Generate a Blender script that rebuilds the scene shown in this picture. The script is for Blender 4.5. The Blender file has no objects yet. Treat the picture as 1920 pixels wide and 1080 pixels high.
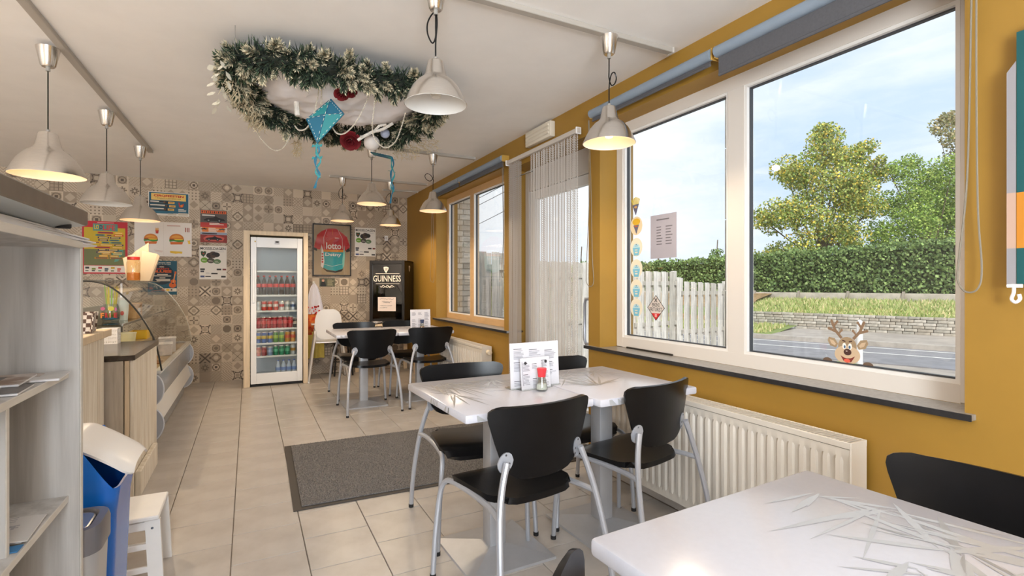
import bpy, bmesh, math, random
from mathutils import Vector, Matrix, noise
R = math.radians
random.seed(7)
SC = bpy.context.scene
COL = SC.collection

# ------------------------------------------------------------------ camera, world, sun, exposure
cam_d = bpy.data.cameras.new('camera'); cam = bpy.data.objects.new('camera', cam_d); COL.objects.link(cam)
cam.location = (0, 0, 1.25); cam.rotation_euler = (R(90), 0, -math.atan(494/960))
cam_d.sensor_width = 36; cam_d.lens = 18.0; cam_d.shift_y = -7/1920; cam_d.clip_end = 300; cam_d.clip_start = .03
SC.camera = cam
SC.view_settings.view_transform = 'Standard'; SC.view_settings.look = 'None'
SC.view_settings.gamma = 1; SC.view_settings.use_curve_mapping = False
SC.view_settings.exposure = 0.0
SKY = 1.2
LAMP = 20.0

def lin(h):
    h = h.lstrip('#'); o = []
    for i in (0, 2, 4):
        v = int(h[i:i+2], 16)/255
        o.append(v/12.92 if v <= .04045 else ((v+.055)/1.055)**2.4)
    return (*o, 1)

w = bpy.data.worlds.new('sky'); SC.world = w; w.use_nodes = True
nt = w.node_tree; nt.nodes.clear()
def N(nt, t, **k):
    n = nt.nodes.new(t)
    for a, b in k.items():
        if a.startswith('i_'):
            n.inputs[a[2:].replace('_', ' ')].default_value = b
        else: setattr(n, a, b)
    return n
tc = N(nt, 'ShaderNodeTexCoord'); mp = N(nt, 'ShaderNodeMapping'); mp.inputs['Scale'].default_value = (1, 1, 3.2)
no = N(nt, 'ShaderNodeTexNoise', i_Scale=1.7, i_Detail=7.0, i_Roughness=.55)
cr = N(nt, 'ShaderNodeValToRGB'); cr.color_ramp.elements[0].position = .36; cr.color_ramp.elements[0].color = lin('#cfe3fa')
cr.color_ramp.elements[1].position = .56; cr.color_ramp.elements[1].color = (1.0, 1.02, 1.05, 1)
bg = N(nt, 'ShaderNodeBackground', i_Strength=SKY); ow = N(nt, 'ShaderNodeOutputWorld')
for a, b in ((tc.outputs['Generated'], mp.inputs[0]), (mp.outputs[0], no.inputs['Vector']), (no.outputs['Fac'], cr.inputs[0]),
             (cr.outputs[0], bg.inputs['Color']), (bg.outputs[0], ow.inputs[0])):
    nt.links.new(a, b)
sun_d = bpy.data.lights.new('sun', 'SUN'); sun_d.energy = 3.0; sun_d.angle = R(8); sun_d.color = (1, .95, .86)
sun = bpy.data.objects.new('sun', sun_d); COL.objects.link(sun)
sun.rotation_euler = Vector((.46, .58, -.67)).to_track_quat('-Z', 'Y').to_euler(); sun.location = (-6, 0, 9)

def area(name, loc, rot, sx, sy, e, col):
    d = bpy.data.lights.new(name, 'AREA'); d.shape = 'RECTANGLE'; d.size = sx; d.size_y = sy; d.energy = e; d.color = col
    o = bpy.data.objects.new(name, d); COL.objects.link(o); o.location = loc; o.rotation_euler = rot; return o
area('added_front_fill', (-.75, -2.50, 1.55), (R(107), 0, 0), 1.7, 1.6, 252, (.86, .935, 1))     # fill light added behind the view, at the made-up shop window
area('added_kitchen_fill', (-2.9, .6, 2.50), (0, 0, 0), 1.2, 2.2, 90, (1, .78, .54))          # unseen warm fill added over the kitchen to brighten the room

# ------------------------------------------------------------------ materials
MATS = {}
def mat(name, col, rough=.5, metal=0.0, var=0.0, scale=8.0, stretch=(1, 1, 1), bump=0.0, emit=0.0, emitcol=None, spec=None, col2=None, coat=0.0, vcol=False, trans=0.0):
    if name in MATS: return MATS[name]
    m = bpy.data.materials.new(name); m.use_nodes = True; t = m.node_tree
    b = t.nodes['Principled BSDF']
    c = lin(col) if isinstance(col, str) else (*col, 1)
    b.inputs['Base Color'].default_value = c; b.inputs['Roughness'].default_value = rough; b.inputs['Metallic'].default_value = metal
    if spec is not None: b.inputs['Specular IOR Level'].default_value = spec
    if coat: b.inputs['Coat Weight'].default_value = coat
    if trans: b.inputs['Transmission Weight'].default_value = trans
    if emit: b.inputs['Emission Color'].default_value = lin(emitcol or col); b.inputs['Emission Strength'].default_value = emit
    if vcol:
        a = N(t, 'ShaderNodeVertexColor', layer_name='Col'); t.links.new(a.outputs['Color'], b.inputs['Base Color'])
    if var or bump:
        tc = N(t, 'ShaderNodeTexCoord'); mp = N(t, 'ShaderNodeMapping'); mp.inputs['Scale'].default_value = stretch
        no = N(t, 'ShaderNodeTexNoise', i_Scale=scale, i_Detail=5.0, i_Roughness=.6)
        t.links.new(tc.outputs['Object'], mp.inputs[0]); t.links.new(mp.outputs[0], no.inputs['Vector'])
        if var and not vcol:
            r = N(t, 'ShaderNodeValToRGB'); e = r.color_ramp.elements
            c2 = lin(col2) if col2 else tuple(max(0, x*(1-var)) for x in c[:3])+(1,)
            c1 = c if col2 else tuple(min(1, x*(1+var*.6)) for x in c[:3])+(1,)
            e[0].position = .36; e[0].color = c2; e[1].position = .62; e[1].color = c1
            t.links.new(no.outputs['Fac'], r.inputs[0]); t.links.new(r.outputs[0], b.inputs['Base Color'])
        if bump:
            bp = N(t, 'ShaderNodeBump', i_Strength=bump, i_Distance=.01)
            t.links.new(no.outputs['Fac'], bp.inputs['Height']); t.links.new(bp.outputs[0], b.inputs['Normal'])
    MATS[name] = m; return m

def glass(name, tint=(1, 1, 1), base=.04, gain=1.0):
    if name in MATS: return MATS[name]
    m = bpy.data.materials.new(name); m.use_nodes = True; t = m.node_tree; t.nodes.clear()
    lw = N(t, 'ShaderNodeLayerWeight', i_Blend=.5); pw = N(t, 'ShaderNodeMath', operation='POWER'); pw.inputs[1].default_value = 4.0
    ma = N(t, 'ShaderNodeMath', operation='MULTIPLY_ADD'); ma.inputs[1].default_value = gain*(1-base); ma.inputs[2].default_value = base; ma.use_clamp = True
    tr = N(t, 'ShaderNodeBsdfTransparent'); tr.inputs[0].default_value = (*tint, 1)
    gl = N(t, 'ShaderNodeBsdfGlossy'); gl.inputs['Roughness'].default_value = .0
    mx = N(t, 'ShaderNodeMixShader'); o = N(t, 'ShaderNodeOutputMaterial')
    for a, b in ((lw.outputs['Facing'], pw.inputs[0]), (pw.outputs[0], ma.inputs[0]), (ma.outputs[0], mx.inputs[0]), (tr.outputs[0], mx.inputs[1]), (gl.outputs[0], mx.inputs[2]), (mx.outputs[0], o.inputs[0])):
        t.links.new(a, b)
    MATS[name] = m; return m

yellow = mat('yellow_paint', '#a27b2f', .55, var=.05, scale=3, bump=.03)
ceilm = mat('ceiling_paint', '#f7f4f1', .8, var=.02, scale=4, bump=.02)
grout = mat('grout', '#a8998a', .8)
tilem = mat('floor_tile', '#c6bfb8', .30, var=.07, scale=5, col2='#b9b1a9', bump=.03)
blackp = mat('black_plastic', '#0f0f11', .29, var=.15, scale=20, bump=.02, spec=.28)
tubem = mat('grey_steel_paint', '#b9bcc4', .34, .45)
screwm = mat('screw_steel', '#7f828a', .35, .9)
rubber = mat('black_rubber', '#17171a', .6)
tablew = mat('white_tabletop', '#d0cfd7', .22, var=.015, scale=60, bump=.012)
leafgrey = mat('printed_grey', '#b7b6b6', .2)
leafdark = mat('printed_dark', '#9c9997', .3)
pedm = mat('pedestal_steel', '#b9babe', .4, .35, var=.05, scale=10)
alu = mat('brushed_aluminium', '#e2dfdb', .22, 1.0, var=.05, scale=30, stretch=(1, 1, 12))
_t = alu.node_tree; _g = N(_t, 'ShaderNodeTangent', direction_type='RADIAL', axis='Z'); _p = _t.nodes['Principled BSDF']; _p.inputs['Anisotropic'].default_value = .7; _p.inputs['Anisotropic Rotation'].default_value = .25; _t.links.new(_g.outputs[0], _p.inputs['Tangent'])
shadein = mat('lamp_inside_white', '#e8e6e2', .5)
whitem = mat('white_lacquer', '#eeeceb', .3)
framew = mat('window_frame_white', '#dcd5cd', .35)
framei = mat('window_frame_inner', '#e9e6e2', .35)
gasket = mat('window_gasket', '#3b3d42', .5)
stonem = mat('sill_stone', '#98948f', .3, var=.2, scale=60)
stoned = mat('sill_stone_edge', '#2b2a2b', .4, var=.2, scale=60)
blindt = mat('blind_tube_fabric', '#8b99a8', .45, var=.03, scale=4)
blindf = mat('blind_fabric_dark', '#5a5a5e', .8, var=.08, scale=90)
radm = mat('radiator_enamel', '#e2dbd0', .35)
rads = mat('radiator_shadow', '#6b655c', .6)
shelfw = mat('pale_wood_laminate', '#cfccc9', .5, col2='#b0aca8', var=.2, scale=3.2, stretch=(7, 7, .35), bump=.02)
shelfe = mat('pale_wood_edge', '#d3cdc4', .5, var=.05, scale=6, stretch=(1, 1, 6))
plankm = mat('pale_plank', '#f2eadc', .6, col2='#d9ccb8', var=.2, scale=4.5, stretch=(9, 9, .5), bump=.05)
plankg = mat('grey_plank', '#cfc4b5', .65, col2='#b5a999', var=.2, scale=4, stretch=(7, 7, .6), bump=.05)
pinem = mat('pine_wood', '#e3cdae', .55, var=.1, scale=5, stretch=(8, 8, .6))
darkstone = mat('dark_counter_stone', '#4a4038', .22, var=.3, scale=40, col2='#3a312b')
bluep = mat('blue_plastic', '#1668c8', .25, var=.03, scale=3)
winglass = glass('window_glass', (.97, .985, .99))
cabglass = glass('cabinet_glass', (.93, .95, .94), .06, 1.0)
thing_glass = glass('clear_glass', (.9, .92, .9), .08)
chrome = mat('steel', '#b9b9ba', .25, 1.0)
steelb = mat('brushed_steel_dark', '#8f8880', .35, .9, var=.1, scale=8)
paperw = mat('white_paper', '#e9e7ea', .7)
ink = mat('ink_black', '#2a2628', .7)
inkg = mat('ink_grey', '#a5a2a8', .7)

# ------------------------------------------------------------------ mesh helpers
class MB:
    def __init__(s): s.v = []; s.f = []; s.M = Matrix(); s.c = None
    def add(s, vs, fs):
        n = len(s.v); M = s.M
        s.v += [tuple(M @ Vector(p)) for p in vs]; s.f += [tuple(i+n for i in f) for f in fs]
        return s
    def box(s, c, d, b=0.0):
        hx, hy, hz = d[0]/2, d[1]/2, d[2]/2; cx, cy, cz = c
        b = min(b, hx*.9, hy*.9, hz*.9)
        if b <= 0:
            vs = [(cx+i*hx, cy+j*hy, cz+k*hz) for i in (-1, 1) for j in (-1, 1) for k in (-1, 1)]
            return s.add(vs, [(0, 1, 3, 2), (4, 6, 7, 5), (0, 4, 5, 1), (2, 3, 7, 6), (0, 2, 6, 4), (1, 5, 7, 3)])
        bm = bmesh.new(); r = bmesh.ops.create_cube(bm, size=1)
        for q in bm.verts: q.co = Vector((cx+q.co.x*2*hx, cy+q.co.y*2*hy, cz+q.co.z*2*hz))
        bmesh.ops.bevel(bm, geom=bm.edges[:], offset=b, segments=1 if b < .006 else 2, affect='EDGES', profile=.5)
        bm.verts.index_update(); s.add([q.co for q in bm.verts], [[q.index for q in f.verts] for f in bm.faces]); bm.free(); return s
    def tube(s, path, r, n=8, smooth=0, closed=False, cap=True):
        P = [Vector(p) for p in path]
        if smooth: P = crom(P, smooth, closed)
        rs = r if isinstance(r, (list, tuple)) else [r]*len(P)
        if len(rs) != len(P): rs = [rs[min(len(rs)-1, int(i*len(rs)/len(P)))] for i in range(len(P))]
        vs = []; fs = []; up = None
        for i, p in enumerate(P):
            if closed: t = P[(i+1) % len(P)]-P[i-1]
            else: t = P[min(i+1, len(P)-1)]-P[max(i-1, 0)]
            t = t.normalized() if t.length > 1e-9 else Vector((0, 0, 1))
            if up is None: up = t.orthogonal().normalized()
            up = (up-t*up.dot(t)); up = up.normalized() if up.length > 1e-6 else t.orthogonal().normalized()
            q = t.cross(up)
            for k in range(n):
                a = 2*math.pi*k/n; vs.append(p+(up*math.cos(a)+q*math.sin(a))*rs[i])
        m = len(P)
        for i in range(m if closed else m-1):
            for k in range(n):
                a = i*n+k; b_ = i*n+(k+1) % n; j = ((i+1) % m)*n
                fs.append((a, b_, j+(k+1) % n, j+k))
        if cap and not closed: fs += [tuple(range(n))[::-1], tuple(range((m-1)*n, m*n))]
        return s.add(vs, fs)
    def lathe(s, prof, c=(0, 0, 0), n=24, axis='z', cap=True):
        vs = []; fs = []
        for r, z in prof:
            for k in range(n):
                a = 2*math.pi*k/n; x, y = r*math.cos(a), r*math.sin(a)
                p = {'z': (x, y, z), 'x': (z, x, y), 'y': (y, z, x)}[axis]
                vs.append((p[0]+c[0], p[1]+c[1], p[2]+c[2]))
        m = len(prof)
        for i in range(m-1):
            for k in range(n): fs.append((i*n+k, i*n+(k+1) % n, (i+1)*n+(k+1) % n, (i+1)*n+k))
        if cap:
            if prof[0][0] > 1e-6: fs.append(tuple(range(n))[::-1])
            if prof[-1][0] > 1e-6: fs.append(tuple(range((m-1)*n, m*n)))
        return s.add(vs, fs)
    def prism(s, pts, a, b):
        """pts: list of 3D points of one outline; a->b: offset vectors"""
        n = len(pts); A = [Vector(p)+Vector(a) for p in pts]; B = [Vector(p)+Vector(b) for p in pts]
        return s.add(A+B, [tuple(range(n))[::-1], tuple(range(n, 2*n))]+[(i, (i+1) % n, n+(i+1) % n, n+i) for i in range(n)])
    def shell(s, G, th):
        """G[i][j] grid of points, thickened by th along normals"""
        ni, nj = len(G), len(G[0]); F = []; B = []
        for i in range(ni):
            for j in range(nj):
                du = Vector(G[min(i+1, ni-1)][j])-Vector(G[max(i-1, 0)][j]); dv = Vector(G[i][min(j+1, nj-1)])-Vector(G[i][max(j-1, 0)])
                nn = du.cross(dv); nn = nn.normalized() if nn.length > 1e-9 else Vector((0, 0, 1))
                F.append(Vector(G[i][j])+nn*th/2); B.append(Vector(G[i][j])-nn*th/2)
        n = ni*nj; fs = []
        for i in range(ni-1):
            for j in range(nj-1):
                a, b, c, d = i*nj+j, (i+1)*nj+j, (i+1)*nj+j+1, i*nj+j+1
                fs += [(a, b, c, d), (n+d, n+c, n+b, n+a)]
        ring = [j for j in range(nj)]+[i*nj+nj-1 for i in range(1, ni)]+[(ni-1)*nj+j for j in range(nj-2, -1, -1)]+[i*nj for i in range(ni-2, 0, -1)]
        for k in range(len(ring)):
            a, b = ring[k], ring[(k+1) % len(ring)]; fs.append((a, b, n+b, n+a))
        return s.add(F+B, fs)
    def sphere(s, c, r, n=12, m=8, sc=(1, 1, 1)):
        prof = [(max(1e-5, r*math.sin(math.pi*i/m)), -r*math.cos(math.pi*i/m)) for i in range(m+1)]
        o = MB().lathe(prof, n=n, cap=False)
        return s.add([(c[0]+x*sc[0], c[1]+y*sc[1], c[2]+z*sc[2]) for x, y, z in o.v], o.f)
    def build(s, name, m, parent=None, smooth=True, kind=None, sharp=35):
        me = bpy.data.meshes.new(name); me.from_pydata([tuple(p) for p in s.v], [], s.f)
        if m is not None: me.materials.append(m)
        if s.c is not None:
            ca = me.color_attributes.new('Col', 'BYTE_COLOR', 'CORNER'); buf = []
            for p, c in zip(me.polygons, s.c): buf += list(c)*p.loop_total
            ca.data.foreach_set('color_srgb', buf)
        if smooth:
            me.shade_smooth(); me.set_sharp_from_angle(angle=R(sharp))
        me.update()
        o = bpy.data.objects.new(name, me); COL.objects.link(o)
        if parent: o.parent = parent
        if kind: o['kind'] = kind
        return o

def crom(P, k, closed=False):
    out = []; n = len(P)
    for i in range(n if closed else n-1):
        if closed: a, b, c, d = P[i-1], P[i], P[(i+1) % n], P[(i+2) % n]
        else: a, b, c, d = P[max(i-1, 0)], P[i], P[i+1], P[min(i+2, n-1)]
        for q in range(k):
            t = q/k
            out.append(.5*((2*b)+(c-a)*t+(2*a-5*b+4*c-d)*t*t+(3*b-a-3*c+d)*t**3))
    if not closed: out.append(P[-1])
    return out

def tag(o, label, cat, group=None, kind=None):
    if label: o['label'] = label
    if cat: o['category'] = cat
    if group: o['group'] = group
    if kind: o['kind'] = kind
    return o
def thing(name, label, cat, loc=(0, 0, 0), rz=0, group=None):
    o = bpy.data.objects.new(name, None); COL.objects.link(o); o.empty_display_size = .05
    o.location = loc; o.rotation_euler = (0, 0, rz); return tag(o, label, cat, group)
def dup(o, loc=None, rz=None, label=None, group=None, parent=None):
    c = o.copy(); COL.objects.link(c)
    if parent: c.parent = parent
    for ch in o.children: dup(ch, parent=c)
    if loc: c.location = loc
    if rz is not None: c.rotation_euler = (0, 0, rz)
    if label: c['label'] = label
    if group: c['group'] = group
    return c
def struct(o): o['kind'] = 'structure'; return o
def B(name, c, d, m, parent=None, b=0.0, smooth=True): return MB().box(c, d, b).build(name, m, parent, smooth)

_tx = {}
def text_mesh(body, bold=0.0):
    k = (body, bold)
    if k not in _tx:
        cu = bpy.data.curves.new('t', 'FONT'); cu.body = body; cu.offset = bold; cu.resolution_u = 2
        o = bpy.data.objects.new('t', cu); me = bpy.data.meshes.new_from_object(o)
        vs = [v.co.copy() for v in me.vertices]; fs = [tuple(p.vertices) for p in me.polygons]
        bpy.data.objects.remove(o); bpy.data.meshes.remove(me); bpy.data.curves.remove(cu)
        x0 = min(v.x for v in vs); x1 = max(v.x for v in vs); y0 = min(v.y for v in vs); y1 = max(v.y for v in vs)
        _tx[k] = ([((v.x-x0)/(x1-x0), (v.y-y0)/(y1-y0)) for v in vs], fs)
    return _tx[k]

class Flat:
    """flat printed sheet: x right, y down, metres from its top left corner"""
    def __init__(s, parent, o, right, up, step=.0006):
        s.p = parent; s.o = Vector(o); s.r = Vector(right).normalized(); s.u = Vector(up).normalized(); s.n = s.r.cross(s.u); s.step = step; s.L = {}; s.k = 0
    def pt(s, x, y, l): return s.o+s.r*x-s.u*y+s.n*(s.step*(l+1)+s.k*1.5e-5)
    def poly(s, pts, m, l=0, name='artwork'):
        k = (m.name, name); s.k += 1
        if k not in s.L: s.L[k] = (MB(), m, name)
        s.L[k][0].add([s.pt(x, y, l) for x, y in pts], [tuple(range(len(pts)))[::-1]])
    def rect(s, x, y, w, h, m, l=0, name='artwork'): s.poly([(x, y), (x+w, y), (x+w, y+h), (x, y+h)], m, l, name)
    def ell(s, cx, cy, rx, ry, m, l=0, n=20, a0=0, a1=360, name='artwork'):
        s.poly([(cx+rx*math.cos(R(a0+(a1-a0)*i/n)), cy+ry*math.sin(R(a0+(a1-a0)*i/n))) for i in range(n+(0 if a1-a0 >= 360 else 1))], m, l, name)
    def line(s, pts, w, m, l=0, name='artwork'):
        for (x0, y0), (x1, y1) in zip(pts, pts[1:]):
            dx, dy = x1-x0, y1-y0; q = math.hypot(dx, dy) or 1; nx, ny = -dy/q*w/2, dx/q*w/2
            s.poly([(x0+nx, y0+ny), (x1+nx, y1+ny), (x1-nx, y1-ny), (x0-nx, y0-ny)], m, l, name)
    def text(s, body, x, y, w, h, m, l=1, bold=.0, name='lettering'):
        vs, fs = text_mesh(body, bold); k = (m.name, name)
        if k not in s.L: s.L[k] = (MB(), m, name)
        s.L[k][0].add([s.pt(x+a*w, y+h-b*h, l) for a, b in vs], fs)
    def lines(s, x, y, w, n, pitch, m, th=.004, l=1, seed=1, name='fine_print'):
        r = random.Random(seed)
        for i in range(n): s.rect(x, y+i*pitch, w*r.uniform(.6, 1), th, m, l, name)
    def done(s):
        for mb, m, name in s.L.values(): mb.build(name, m, s.p, False)

def wallposter(name, label, x0, z1, wd, ht, m, y=7.6, cat='poster', group=None):
    o = MB().box((x0+wd/2, y-.0015, z1-ht/2), (wd, .002, ht)).build(name, m, None, False); tag(o, label, cat, group)
    return o, Flat(o, (x0, y-.0026, z1), (1, 0, 0), (0, 0, 1))

# ------------------------------------------------------------------ room shell
XW, YB, ZC = 2.13, 7.6, 2.55
XL, YF = -4.2, -2.6
fl = struct(B('floor', ((XL+2.4)/2, (YF+7.9)/2, -.06), (2.5-XL+.1, 7.9-YF, .1), grout))
# floor tiles one by one in columns, with staggered joints
tm = MB().box((0, 0, 0), (.3068, .3068, .012), .0018).build('tile', tilem, fl).data
first = True; far_t = MB()
cols = [(-.07+.311*i) for i in range(-5, 7)]
for ci, x0 in enumerate(cols):
    sh = (.0, .11, .2)[ci % 3]
    for j in range(-4, 21):
        y0 = 2.70+.311*(j-3)+sh
        if y0 > 7.55 or y0 < .9: continue
        xc, yc = x0+.1555, y0+.1555
        if xc > 2.1: continue
        d = xc*.457+yc*.889
        if d < 1.2: continue
        if not (abs((xc*.889-yc*.457)/d) < 1.15): continue
        if first: t = bpy.data.objects['tile']; first = False
        else: t = bpy.data.objects.new('tile', tm); COL.objects.link(t); t.parent = fl
        t.location = (xc, yc, -.006+random.uniform(-.0006, .0002)); t.rotation_euler = (random.uniform(-.001, .001), random.uniform(-.001, .001), random.uniform(-.002, .002))
# remaining floor (outside the view) one slab level with the tiles
rest = MB()
for (a, b, c_, d_) in ((XL, -1.75, YF, 7.6), (-1.75, 2.13, YF, .6)):
    rest.box(((a+b)/2, (c_+d_)/2, -.006), (b-a, d_-c_, .011))
rest.build('tile_field', tilem, fl, kind='stuff')
struct(B('ceiling', ((XL+2.55)/2, (YF+7.9)/2, ZC+.08), (2.55-XL+.1, 7.9-YF, .16), ceilm))
struct(B('wall_left', (XL-.05, (YF+7.9)/2, ZC/2), (.1, 7.9-YF, ZC), ceilm))
# right wall with openings: big window Y .83-2.83, door 2.96-4.19, small window 4.30-6.25
wr = MB()
def seg(y0, y1, z0, z1, x0=XW, x1=2.42): wr.box(((x0+x1)/2, (y0+y1)/2, (z0+z1)/2), (x1-x0, y1-y0, z1-z0))
ZT = 2.345
seg(YF, .83, 0, ZC); seg(.83, 2.83, 0, .80); seg(.83, 2.83, ZT, ZC); seg(2.83, 2.96, 0, ZC); seg(2.96, 4.19, 2.30, ZC)
seg(4.19, 4.30, 0, ZC); seg(4.30, 6.25, 0, .80); seg(4.30, 6.25, ZT, ZC); seg(6.25, 7.75, 0, ZC)
struct(wr.build('wall_right', yellow, None, False))
# front wall behind the camera; its shop window is added to let in daylight
wf = MB()
for (x0, x1, z0, z1) in ((XL, -1.65, 0, ZC), (-1.65, .15, 0, .7), (-1.65, .15, 2.4, ZC), (.15, 2.42, 0, ZC)):
    wf.box(((x0+x1)/2, YF-.06, (z0+z1)/2), (x1-x0, .12, z1-z0))
struct(wf.build('wall_front', ceilm, None, False))
wfr = MB()
for x in (-1.62, -.75, .12): wfr.box((x, YF-.06, 1.55), (.06, .07, 1.7))
for z in (.73, 2.37): wfr.box((-.75, YF-.06, z), (1.8, .07, .06))
w3 = struct(wfr.build('added_window', framew)); B('glass_pane', (-.75, YF-.06, 1.55), (1.7, .006, 1.6), winglass, w3)

# back wall: patterned paper, one small motif per square
T = .122
L0, L1, L2, L3 = (.79, .725, .64), (.665, .595, .515), (.50, .44, .375), (.38, .325, .275)
def motif(k, x, y):
    dx, dy = x-7.5, y-7.5; r = math.hypot(dx, dy); m = abs(dx)+abs(dy); a = math.atan2(dy, dx)
    if k == 0: return 1 if (x+y) % 4 < 2 else 0
    if k == 1: return 0 if m < 7 else 1
    if k == 2:
        ex, ey = abs(dx)-(4.4+.055*dy*dy), abs(dy)-(4.4+.055*dx*dx)
        return 3 if max(ex, ey) < .8 and max(ex, ey) > -.9 else (1 if max(ex, ey) > .8 else (0 if r < 3 else 1))
    if k == 3: return 2 if r < 6.5 and r > 5 or r < 2.6 else (1 if r < 5 else 0)
    if k == 4: return 1 if (abs(dx-dy) % 5 < 1.2 or abs(dx+dy) % 5 < 1.2) else 0
    if k == 5: return 2 if (x % 5 < 2 and y % 5 < 2) else 0
    if k == 6: return 2 if math.cos(4*a)*3.0+3.6 > r else (1 if r > 7.8 else 0)
    if k == 7: return 1
    if k == 8: return 3 if r < 2.2 else (2 if abs(r-5) < .9 else (0 if max(abs(dx), abs(dy)) < 6 else 1))
    if k == 9: return 1 if ((y+abs(x % 6-3)) % 4) < 2 else 0
    if k == 10: return 2 if r < 6.2 else 0
    if k == 11: return 2 if (abs(abs(dx)-abs(dy)) < 1.0) else (1 if r > 8 else 0)
    if k == 12: return 2 if x % 5 == 0 or y % 5 == 0 else 0
    if k == 13: return 0 if r < 3 else (2 if abs(m-8) < 1.2 else 1)
    if k == 14: return 2 if (math.cos(8*a)*1.5+4.8 > r > 1.8) else 0
    if k == 15: return 3 if (abs(dx-dy) % 6 < 1.4 and dx*dy > 0) or (abs(dx+dy) % 6 < 1.4 and dx*dy <= 0) else 0
    return 1 if (x*7+y*3) % 5 < 2 else 0
RUNS = []
for k in range(17):
    rr = []
    for y in range(16):
        x = 0
        while x < 16:
            v = motif(k, x, y); x2 = x
            while x2 < 16 and motif(k, x2, y) == v: x2 += 1
            rr.append((x, x2, y, v)); x = x2
    # merge identical runs of neighbouring rows
    mg = {}
    out = []
    for (a, b, y, v) in rr:
        q = mg.get((a, b, v))
        if q and q[3] == y: q[3] = y+1
        else:
            q = [a, b, y, y+1, v]; mg[(a, b, v)] = q; out.append(q)
    RUNS.append(out)
wb = MB(); wb.c = []
rs = random.Random(11)
lat = {}
nx0 = int((-2.75-XW)/T)
for j in range(21):
    for i in range(nx0, 0):
        k = rs.choice((0, 0, 1, 1, 3, 4, 4, 5, 6, 7, 7, 8, 9, 9, 10, 11, 12, 13, 14, 14, 15, 16, 16, 0, 7)) if (i*5+j*3) % 19 else 2
        if (i+2*j) % 13 == 0: k = 1
        xa = XW+i*T; za = j*T+.0
        g = rs.uniform(.93, 1.05); flip = rs.random() < .35
        for a, b, c_, d_, v in RUNS[k]:
            col = (L0, L1, L2, L3)[v]
            if flip and v < 2: col = (L1, L0)[v]
            z0, z1 = za+c_*T/16, min(za+d_*T/16, ZC+.01)
            if z0 >= z1: continue
            n = len(wb.v); wb.v += [(xa+a*T/16, YB, z0), (xa+b*T/16, YB, z0), (xa+b*T/16, YB, z1), (xa+a*T/16, YB, z1)]
            wb.f.append((n, n+1, n+2, n+3)); wb.c.append((*[q*g for q in col], 1))
wallpaper = mat('patterned_wallpaper', '#b5a48f', .6, vcol=True)
bk = struct(B('wall_back', ((XL+2.42)/2, YB+.081, ZC/2), (2.42-XL, .16, ZC), ceilm))
o = wb.build('patterned_wallpaper', wallpaper, bk, False)
B('wallpaper_border', ((XL-2.75)/2, YB-.0005, ZC/2), (-2.75-XL, .002, ZC), mat('kitchen_wall_paint', '#c8b49a', .6), bk)

# ------------------------------------------------------------------ windows
def window(name, y0, y1, z0, z1, splits, wood=None):
    x0, x1 = 2.27, 2.345; fw = .068
    fm = wood or framew
    root = MB()
    root.box(((x0+x1)/2, y0+fw/2, (z0+z1)/2), (x1-x0, fw, z1-z0), .004); root.box(((x0+x1)/2, y1-fw/2, (z0+z1)/2), (x1-x0, fw, z1-z0), .004)
    root.box(((x0+x1)/2, (y0+y1)/2, z0+fw/2), (x1-x0-.001, y1-y0-2*fw+.006, fw)); root.box(((x0+x1)/2, (y0+y1)/2, z1-fw/2), (x1-x0-.001, y1-y0-2*fw+.006, fw))
    for sy, mw in splits: root.box(((x0+x1)/2, sy, (z0+z1)/2), (x1-x0-.004, mw, z1-z0-2*fw+.006))
    o = struct(root.build(name, fm))
    ed = [y0+fw]+sum([[a-b/2, a+b/2] for a, b in splits], [])+[y1-fw]
    for a, b in zip(ed[::2], ed[1::2]):
        zz0, zz1 = z0+fw, z1-fw
        bd = MB(); g = MB()
        for (ya, yb, za, zb) in ((a, a+.014, zz0, zz1), (b-.014, b, zz0, zz1), (a+.014, b-.014, zz0, zz0+.014), (a+.014, b-.014, zz1-.014, zz1)):
            bd.box((2.287, (ya+yb)/2, (za+zb)/2), (.022, yb-ya, zb-za))
        a2, b2, c2, d2 = a+.014, b-.014, zz0+.014, zz1-.014
        for (ya, yb, za, zb) in ((a2, a2+.006, c2, d2), (b2-.006, b2, c2, d2), (a2+.006, b2-.006, c2, c2+.006), (a2+.006, b2-.006, d2-.006, d2)):
            g.box((2.305, (ya+yb)/2, (za+zb)/2), (.02, yb-ya, zb-za))
        bd.build('glazing_bead', framei, o); g.build('gasket', gasket, o)
        B('glass_pane', (2.307, (a+b)/2, (zz0+zz1)/2), (.006, b-a-.02, zz1-zz0-.02), winglass, o, smooth=False)
    return o
window('window_1', .832, 2.828, .822, 2.345, [(1.85, .10)])
woodframe = mat('window_frame_wood', '#cfa878', .45, var=.06, scale=6, stretch=(1, 1, 5))
window('window_2', 4.302, 6.248, .822, 2.345, [(5.42, .10)], woodframe)
def sill(name, y0, y1, notch=None):
    m = MB().box((2.185, (y0+y1)/2, .811), (.17, y1-y0, .02), .002)
    o = struct(m.build(name, stonem)); B('sill_edge', (2.0985, (y0+y1)/2, .811), (.006, y1-y0, .0215), stoned, o); return o
sill('trim_1', .80, 2.972); sill('trim_2', 4.19, 6.30)
o = tag(B('cable_cover', (2.262, 2.50, .826), (.012, .42, .01), mat('black_strip', '#2a241f', .5), b=.002), 'thin black strip lying along the foot of the large window frame', 'strip')
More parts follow.
